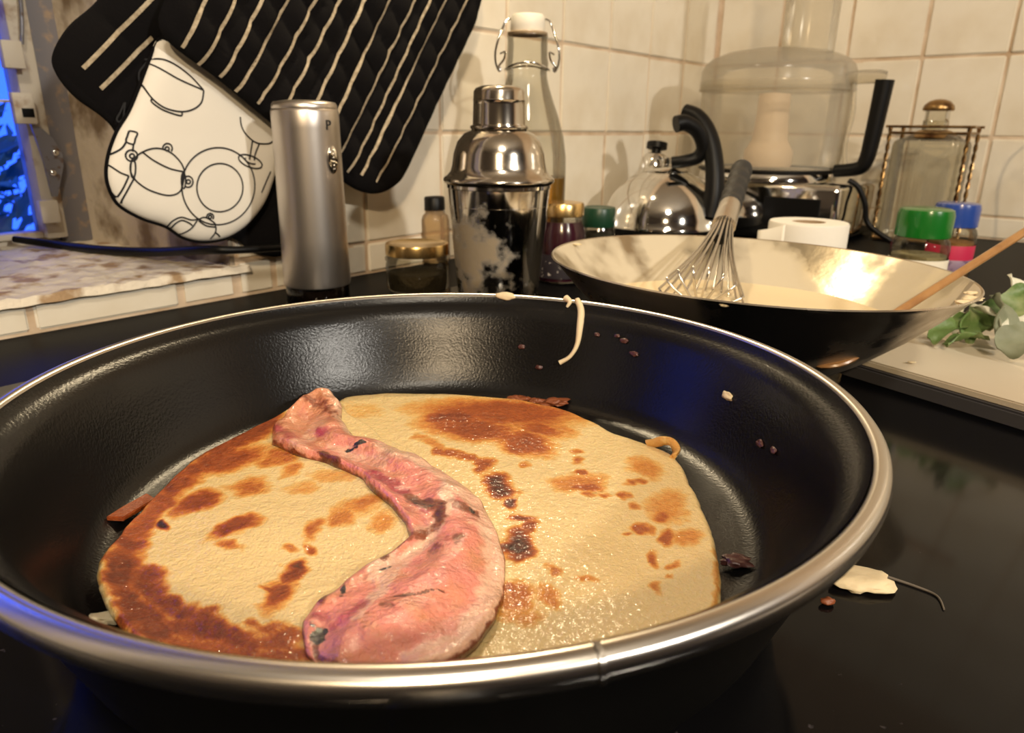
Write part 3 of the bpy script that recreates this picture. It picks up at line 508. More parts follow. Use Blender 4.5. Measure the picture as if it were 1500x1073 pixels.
def bacon_mat():
    m = bpy.data.materials.new('fried_bacon'); m.use_nodes = True; nt = m.node_tree; b = nt.nodes['Principled BSDF']
    tc = nt.nodes.new('ShaderNodeTexCoord')
    def att(n_):
        a = nt.nodes.new('ShaderNodeAttribute'); a.attribute_name = n_; return a.outputs['Fac']
    def ns(scale):
        n = nt.nodes.new('ShaderNodeTexNoise'); n.inputs['Scale'].default_value = scale; n.inputs['Detail'].default_value = 6
        nt.links.new(tc.outputs['Object'], n.inputs['Vector']); return n.outputs[0]
    def mx(f, a, c):
        q = nt.nodes.new('ShaderNodeMix'); q.data_type = 'RGBA'; nt.links.new(f, q.inputs[0])
        if isinstance(a, tuple): q.inputs[6].default_value = (*a, 1)
        else: nt.links.new(a, q.inputs[6])
        q.inputs[7].default_value = (*c, 1); return q.outputs[2]
    def fac(at, n, amp, lo, hi):
        a = nt.nodes.new('ShaderNodeMath'); a.operation = 'MULTIPLY_ADD'; nt.links.new(n, a.inputs[0]); a.inputs[1].default_value = amp; nt.links.new(at, a.inputs[2])
        r = nt.nodes.new('ShaderNodeMapRange'); nt.links.new(a.outputs[0], r.inputs[0]); r.inputs[1].default_value = lo + amp / 2; r.inputs[2].default_value = hi + amp / 2; r.interpolation_type = 'SMOOTHSTEP'; return r.outputs[0]
    uvm = nt.nodes.new('ShaderNodeCombineXYZ'); nt.links.new(att('along'), uvm.inputs[0]); nt.links.new(att('across'), uvm.inputs[1])
    st_ = nt.nodes.new('ShaderNodeTexNoise'); st_.inputs['Scale'].default_value = 1; st_.inputs['Detail'].default_value = 6; nt.links.new(uvm.outputs[0], st_.inputs['Vector'])
    n1, n2 = st_.outputs[0], ns(330)
    n3 = ns(110)
    c0 = mx(fac(att('zero'), n3, 1.0, -.12, .25), (.72, .235, .18), (.58, .23, .12))
    c = mx(fac(att('fat'), n1, .9, .10, 1.0), c0, (.76, .46, .32))
    c = mx(fac(att('deep'), n1, 1.0, .30, .95), c, (.36, .035, .055))
    c = mx(fac(att('crust'), n2, 1.3, .40, .85), c, (.22, .05, .018))
    c = mx(fac(att('crust'), n3, 1.0, .75, 1.1), c, (.09, .02, .01))
    c = mx(fac(att('char'), n2, 2.0, .45, .75), c, (.010, .006, .008))
    nt.links.new(c, b.inputs['Base Color'])
    bp = nt.nodes.new('ShaderNodeBump'); bp.inputs['Strength'].default_value = 1; bp.inputs['Distance'].default_value = .0020
    hh = nt.nodes.new('ShaderNodeMath'); hh.operation = 'MULTIPLY_ADD'; nt.links.new(ns(700), hh.inputs[0]); hh.inputs[1].default_value = .45; nt.links.new(ns(170), hh.inputs[2])
    nt.links.new(hh.outputs[0], bp.inputs['Height']); nt.links.new(bp.outputs[0], b.inputs['Normal'])
    b.inputs['Roughness'].default_value = .35; b.inputs['Specular IOR Level'].default_value = .35; b.inputs['Coat Weight'].default_value = 1.0; b.inputs['Coat Roughness'].default_value = .08
    cb_ = nt.nodes.new('ShaderNodeBump'); cb_.inputs['Strength'].default_value = 1; cb_.inputs['Distance'].default_value = .00075; nt.links.new(ns(380), cb_.inputs['Height']); nt.links.new(cb_.outputs[0], b.inputs['Coat Normal'])
    b.inputs['Subsurface Weight'].default_value = .25; b.inputs['Subsurface Scale'].default_value = .003; b.inputs['Subsurface Radius'].default_value = (1, .35, .25)
    return m
M_bacon = bacon_mat()
bc = np.array([xy[:, 0].mean(), xy[:, 1].mean(), FZ])
bacon = mesh('bacon_rasher', np.vstack([Vt, Vb]) - bc, Fb, M_bacon, None, True, label='glossy pink back bacon rasher with crisp brown spots across the pancakes', cat='bacon')
bacon.location = bc
xyw = warp(xy, 5, .0022, .0014)
set_attr(bacon.data, 'zero', np.tile(np.clip(.35 - uu, 0, .35), 2))
set_attr(bacon.data, 'along', np.tile(uu * 14, 2)); set_attr(bacon.data, 'across', np.tile(vv * 9 + np.sin(uu * 9) * .8, 2))
fat = np.maximum(smst(.80, .97, vv) * .9, paint(xyw, [(-0.02177, 0.23329, 0.00321, 8e-05, 0.00043, -0.00508, 0.9), (-0.02185, 0.22859, 0.00315, 8e-05, 0.00043, -0.00491, 0.9), (-0.02194, 0.22404, 0.0031, 8e-05, 0.00042, -0.00474, 0.9), (-0.02202, 0.21964, 0.00305, 7e-05, 0.00042, -0.00459, 0.9), (-0.02209, 0.21539, 0.003, 7e-05, 0.00041, -0.00444, 0.9), (-0.02217, 0.21128, 0.00295, 7e-05, 0.0004, -0.0043, 0.9), (-0.02217, 0.21128, 0.00295, 7e-05, 0.0004, -0.0043, 0.9), (-0.02287, 0.20684, 0.0029, 7e-05, 0.00041, -0.00415, 0.9), (-0.02354, 0.20256, 0.00285, 7e-05, 0.00041, -0.00401, 0.9), (-0.02354, 0.20256, 0.00241, 6e-05, 0.00035, -0.0034, 0.75), (-0.02466, 0.2002, 0.00239, 5e-05, 0.00036, -0.00334, 0.75), (-0.02575, 0.19789, 0.00236, 5e-05, 0.00037, -0.00327, 0.75), (-0.02683, 0.19562, 0.00234, 5e-05, 0.00039, -0.00321, 0.75), (-0.02788, 0.19339, 0.00232, 5e-05, 0.0004, -0.00315, 0.75), (-0.02891, 0.1912, 0.0023, 5e-05, 0.00041, -0.00309, 0.75), (-0.02993, 0.18906, 0.00227, 5e-05, 0.00042, -0.00304, 0.75), (-0.03092, 0.18695, 0.00225, 5e-05, 0.00043, -0.00298, 0.75), (-0.0319, 0.18488, 0.00223, 5e-05, 0.00043, -0.00293, 0.75), (-0.0319, 0.18488, 0.00223, 5e-05, 0.00043, -0.00293, 0.75), (-0.03255, 0.18249, 0.00221, 5e-05, 0.00044, -0.00287, 0.75), (-0.03319, 0.18015, 0.00219, 5e-05, 0.00044, -0.00281, 0.75), (-0.03381, 0.17785, 0.00216, 4e-05, 0.00044, -0.00275, 0.75), (-0.03443, 0.17561, 0.00214, 4e-05, 0.00045, -0.00269, 0.75), (-0.03503, 0.17341, 0.00212, 4e-05, 0.00045, -0.00264, 0.75), (-0.03561, 0.17125, 0.0021, 4e-05, 0.00045, -0.00259, 0.75), (-0.03561, 0.17125, 0.0021, 4e-05, 0.00045, -0.00259, 0.75), (-0.03619, 0.16914, 0.00208, 4e-05, 0.00046, -0.00254, 0.75), (-0.03675, 0.16707, 0.00206, 4e-05, 0.00046, -0.00249, 0.75), (-0.03731, 0.16504, 0.00203, 4e-05, 0.00046, -0.00244, 0.75), (-0.03785, 0.16304, 0.00202, 4e-05, 0.00046, -0.00239, 0.75), (-0.03838, 0.16109, 0.002, 4e-05, 0.00046, -0.00235, 0.75), (-0.03891, 0.15917, 0.00198, 4e-05, 0.00047, -0.0023, 0.75), (-0.05151, 0.26189, 0.00462, 0.00013, 0.00141, -0.00803, 0.8), (-0.04795, 0.25923, 0.00458, 0.00013, 0.0013, -0.00789, 0.8), (-0.04445, 0.25661, 0.00454, 0.00013, 0.0012, -0.00776, 0.8), (-0.04102, 0.25404, 0.00451, 0.00013, 0.0011, -0.00763, 0.8), (-0.03764, 0.25152, 0.00447, 0.00012, 0.00101, -0.0075, 0.8), (-0.03431, 0.24903, 0.00443, 0.00012, 0.00091, -0.00737, 0.8), (-0.03105, 0.24659, 0.0044, 0.00012, 0.00082, -0.00725, 0.8), (-0.02784, 0.24419, 0.00436, 0.00012, 0.00074, -0.00713, 0.8), (-0.02784, 0.24419, 0.00436, 0.00012, 0.00074, -0.00713, 0.8), (-0.02479, 0.2391, 0.00428, 0.00011, 0.00065, -0.00688, 0.8), (-0.02184, 0.23418, 0.00421, 0.00011, 0.00057, -0.00664, 0.8), (-0.019, 0.22943, 0.00414, 0.00011, 0.00049, -0.00642, 0.8), (-0.01626, 0.22485, 0.00407, 0.0001, 0.00042, -0.0062, 0.8), (-0.0136, 0.22041, 0.004, 0.0001, 0.00035, -0.006, 0.8), (-0.01104, 0.21613, 0.00394, 0.0001, 0.00028, -0.00581, 0.8), (-0.01104, 0.21613, 0.00394, 0.0001, 0.00028, -0.00581, 0.8), (-0.00965, 0.21113, 0.00386, 9e-05, 0.00025, -0.00559, 0.8), (-0.00833, 0.20632, 0.00379, 9e-05, 0.00021, -0.00538, 0.8), (-0.00705, 0.20169, 0.00372, 8e-05, 0.00018, -0.00518, 0.8), (-0.00582, 0.19723, 0.00365, 8e-05, 0.00015, -0.00499, 0.8), (-0.00463, 0.19293, 0.00358, 8e-05, 0.00013, -0.00482, 0.8), (-0.00463, 0.19293, 0.00422, 9e-05, 0.00015, -0.00565, 0.75), (-0.0049, 0.18765, 0.00412, 9e-05, 0.00015, -0.0054, 0.75), (-0.00516, 0.1826, 0.00403, 8e-05, 0.00015, -0.00516, 0.75), (-0.00541, 0.17776, 0.00394, 8e-05, 0.00016, -0.00494, 0.75), (-0.00565, 0.17313, 0.00386, 8e-05, 0.00016, -0.00474, 0.75), (-0.00588, 0.1687, 0.00378, 7e-05, 0.00016, -0.00455, 0.75), (-0.00588, 0.1687, 0.00378, 7e-05, 0.00016, -0.00455, 0.75), (-0.00704, 0.16472, 0.00371, 7e-05, 0.00018, -0.00438, 0.75), (-0.00815, 0.1609, 0.00364, 7e-05, 0.0002, -0.00422, 0.75), (-0.00922, 0.15721, 0.00357, 7e-05, 0.00022, -0.00406, 0.75), (-0.01026, 0.15365, 0.0035, 6e-05, 0.00024, -0.00392, 0.75), (-0.01125, 0.15023, 0.00344, 6e-05, 0.00025, -0.00379, 0.75), (-0.01125, 0.15023, 0.00344, 6e-05, 0.00025, -0.00379, 0.75), (-0.01345, 0.14891, 0.00342, 6e-05, 0.0003, -0.00373, 0.75), (-0.01561, 0.1476, 0.00339, 6e-05, 0.00034, -0.00368, 0.75), (-0.01774, 0.14632, 0.00337, 6e-05, 0.00037, -0.00363, 0.75), (-0.01985, 0.14506, 0.00335, 6e-05, 0.00041, -0.00358, 0.75), (-0.02192, 0.14381, 0.00332, 6e-05, 0.00045, -0.00354, 0.75), (-0.02397, 0.14257, 0.0033, 6e-05, 0.00049, -0.00349, 0.75), (-0.08315, 0.28936, 0.00414, 0.00013, 0.00203, -0.00789, 0.5), (-0.08333, 0.28326, 0.00406, 0.00012, 0.00199, -0.00761, 0.5), (-0.08352, 0.27738, 0.00399, 0.00012, 0.00196, -0.00734, 0.5), (-0.08369, 0.27171, 0.00392, 0.00012, 0.00193, -0.00708, 0.5), (-0.08386, 0.26624, 0.00385, 0.00011, 0.0019, -0.00684, 0.5), (-0.08402, 0.26096, 0.00378, 0.00011, 0.00187, -0.00661, 0.5), (-0.0705, 0.26134, 0.00271, 8e-05, 0.00114, -0.00476, 0.6), (-0.06828, 0.25999, 0.0027, 8e-05, 0.0011, -0.00472, 0.6), (-0.06607, 0.25864, 0.00269, 8e-05, 0.00106, -0.00468, 0.6), (-0.06389, 0.2573, 0.00267, 8e-05, 0.00102, -0.00463, 0.6), (-0.06172, 0.25598, 0.00266, 7e-05, 0.00098, -0.00459, 0.6), (-0.05958, 0.25467, 0.00265, 7e-05, 0.00094, -0.00455, 0.6), (-0.05745, 0.25337, 0.00264, 7e-05, 0.00091, -0.00451, 0.6), (-0.05534, 0.25209, 0.00263, 7e-05, 0.00087, -0.00447, 0.6), (-0.05325, 0.25081, 0.00262, 7e-05, 0.00083, -0.00444, 0.6), (-0.05118, 0.24954, 0.00261, 7e-05, 0.0008, -0.0044, 0.6), (-0.04913, 0.24829, 0.0026, 7e-05, 0.00076, -0.00436, 0.6), (-0.03736, 0.18122, 0.00412, -0.00228, -0.00029, -0.00883, 0.9), (-0.02767, 0.20039, 0.00347, 8e-05, 0.00068, -0.00562, 0.6), (-0.04694, 0.14831, 0.0034, 6e-05, 0.00076, -0.00298, 0.3)]))
set_attr(bacon.data, 'fat', np.tile(fat, 2))
set_attr(bacon.data, 'deep', np.tile(paint(xyw, [(-0.05108, 0.23794, 0.003, 8e-05, 0.00092, -0.00485, 0.95), (-0.0484, 0.23561, 0.00298, 8e-05, 0.00086, -0.00477, 0.95), (-0.04576, 0.23331, 0.00296, 8e-05, 0.00081, -0.00469, 0.95), (-0.04316, 0.23105, 0.00293, 8e-05, 0.00076, -0.00462, 0.95), (-0.04061, 0.22883, 0.00291, 7e-05, 0.00071, -0.00454, 0.95), (-0.03809, 0.22665, 0.00289, 7e-05, 0.00066, -0.00447, 0.95), (-0.03809, 0.22665, 0.00289, 7e-05, 0.00066, -0.00447, 0.95), (-0.03588, 0.22382, 0.00286, 7e-05, 0.00062, -0.00438, 0.95), (-0.03372, 0.22105, 0.00283, 7e-05, 0.00058, -0.00429, 0.95), (-0.0316, 0.21834, 0.0028, 7e-05, 0.00054, -0.0042, 0.95), (-0.02952, 0.21568, 0.00277, 7e-05, 0.0005, -0.00411, 0.95), (-0.03382, 0.21327, 0.00228, 5e-05, 0.00047, -0.00337, 0.5), (-0.03209, 0.21179, 0.00227, 5e-05, 0.00044, -0.00333, 0.5), (-0.03039, 0.21034, 0.00226, 5e-05, 0.00042, -0.0033, 0.5), (-0.0287, 0.2089, 0.00225, 5e-05, 0.0004, -0.00326, 0.5), (-0.02704, 0.20747, 0.00223, 5e-05, 0.00037, -0.00322, 0.5), (-0.02539, 0.20606, 0.00222, 5e-05, 0.00035, -0.00319, 0.5), (-0.02376, 0.20467, 0.00221, 5e-05, 0.00032, -0.00315, 0.5), (-0.02376, 0.20467, 0.00221, 5e-05, 0.00032, -0.00315, 0.5), (-0.02267, 0.20206, 0.00219, 5e-05, 0.00031, -0.00308, 0.5), (-0.0216, 0.1995, 0.00216, 5e-05, 0.00029, -0.00302, 0.5), (-0.02056, 0.197, 0.00214, 5e-05, 0.00027, -0.00296, 0.5), (-0.01953, 0.19455, 0.00212, 5e-05, 0.00026, -0.0029, 0.5), (-0.03948, 0.16204, 0.00328, 6e-05, 0.00078, -0.00384, 0.7), (-0.0414, 0.1596, 0.00324, 6e-05, 0.00081, -0.00375, 0.7), (-0.04327, 0.15722, 0.0032, 6e-05, 0.00083, -0.00367, 0.7), (-0.0451, 0.1549, 0.00316, 6e-05, 0.00085, -0.00358, 0.7), (-0.0451, 0.1549, 0.00316, 6e-05, 0.00085, -0.00358, 0.7), (-0.04967, 0.15897, 0.00323, 6e-05, 0.00096, -0.00373, 0.7), (-0.1014, 0.28122, 0.00345, 0.00011, 0.00207, -0.00646, 0.7), (-0.0981, 0.27766, 0.00342, 0.0001, 0.00198, -0.00632, 0.7), (-0.09488, 0.27418, 0.00338, 0.0001, 0.00189, -0.00618, 0.7), (-0.09173, 0.27078, 0.00335, 0.0001, 0.00181, -0.00605, 0.7), (-0.08865, 0.26745, 0.00331, 0.0001, 0.00173, -0.00592, 0.7), (-0.07973, 0.27606, 0.00397, 0.00012, 0.00125, -0.00489, 0.9), (-0.03507, 0.16812, 0.00188, 4e-05, 0.0004, -0.00229, 0.35), (-0.03422, 0.16947, 0.00189, 4e-05, 0.00039, -0.00231, 0.35), (-0.03336, 0.17084, 0.0019, 4e-05, 0.00039, -0.00234, 0.35), (-0.03249, 0.17223, 0.00192, 4e-05, 0.00038, -0.00238, 0.35), (-0.03161, 0.17363, 0.00193, 4e-05, 0.00037, -0.00241, 0.35), (-0.03072, 0.17505, 0.00194, 4e-05, 0.00036, -0.00244, 0.35), (-0.02981, 0.1765, 0.00195, 4e-05, 0.00036, -0.00247, 0.35), (-0.0289, 0.17796, 0.00197, 4e-05, 0.00035, -0.0025, 0.35), (-0.0289, 0.17796, 0.00197, 4e-05, 0.00035, -0.0025, 0.35), (-0.02814, 0.17968, 0.00198, 4e-05, 0.00034, -0.00254, 0.35), (-0.02738, 0.18143, 0.002, 4e-05, 0.00034, -0.00258, 0.35), (-0.0266, 0.18321, 0.00202, 4e-05, 0.00033, -0.00263, 0.35), (-0.02581, 0.18501, 0.00203, 4e-05, 0.00032, -0.00267, 0.35), (-0.025, 0.18685, 0.00205, 4e-05, 0.00032, -0.00271, 0.35), (-0.02419, 0.18872, 0.00207, 4e-05, 0.00031, -0.00276, 0.35), (-0.09424, 0.29696, 0.00302, 0.0001, 0.00169, -0.00594, 0.5), (-0.09138, 0.29543, 0.00301, 0.0001, 0.00163, -0.00589, 0.5), (-0.08854, 0.29391, 0.003, 0.0001, 0.00157, -0.00583, 0.5), (-0.08573, 0.29241, 0.00298, 9e-05, 0.00152, -0.00578, 0.5), (-0.08295, 0.29093, 0.00297, 9e-05, 0.00146, -0.00573, 0.5), (-0.08019, 0.28945, 0.00296, 9e-05, 0.00141, -0.00568, 0.5), (-0.02306, 0.16235, 0.00767, 0.00361, 0.00197, -0.00678, 0.25)], (.3, 1.5)), 2))
rim_ = .75 * np.maximum(smst(.975, 1, vv), 1 - smst(0, .03, vv))
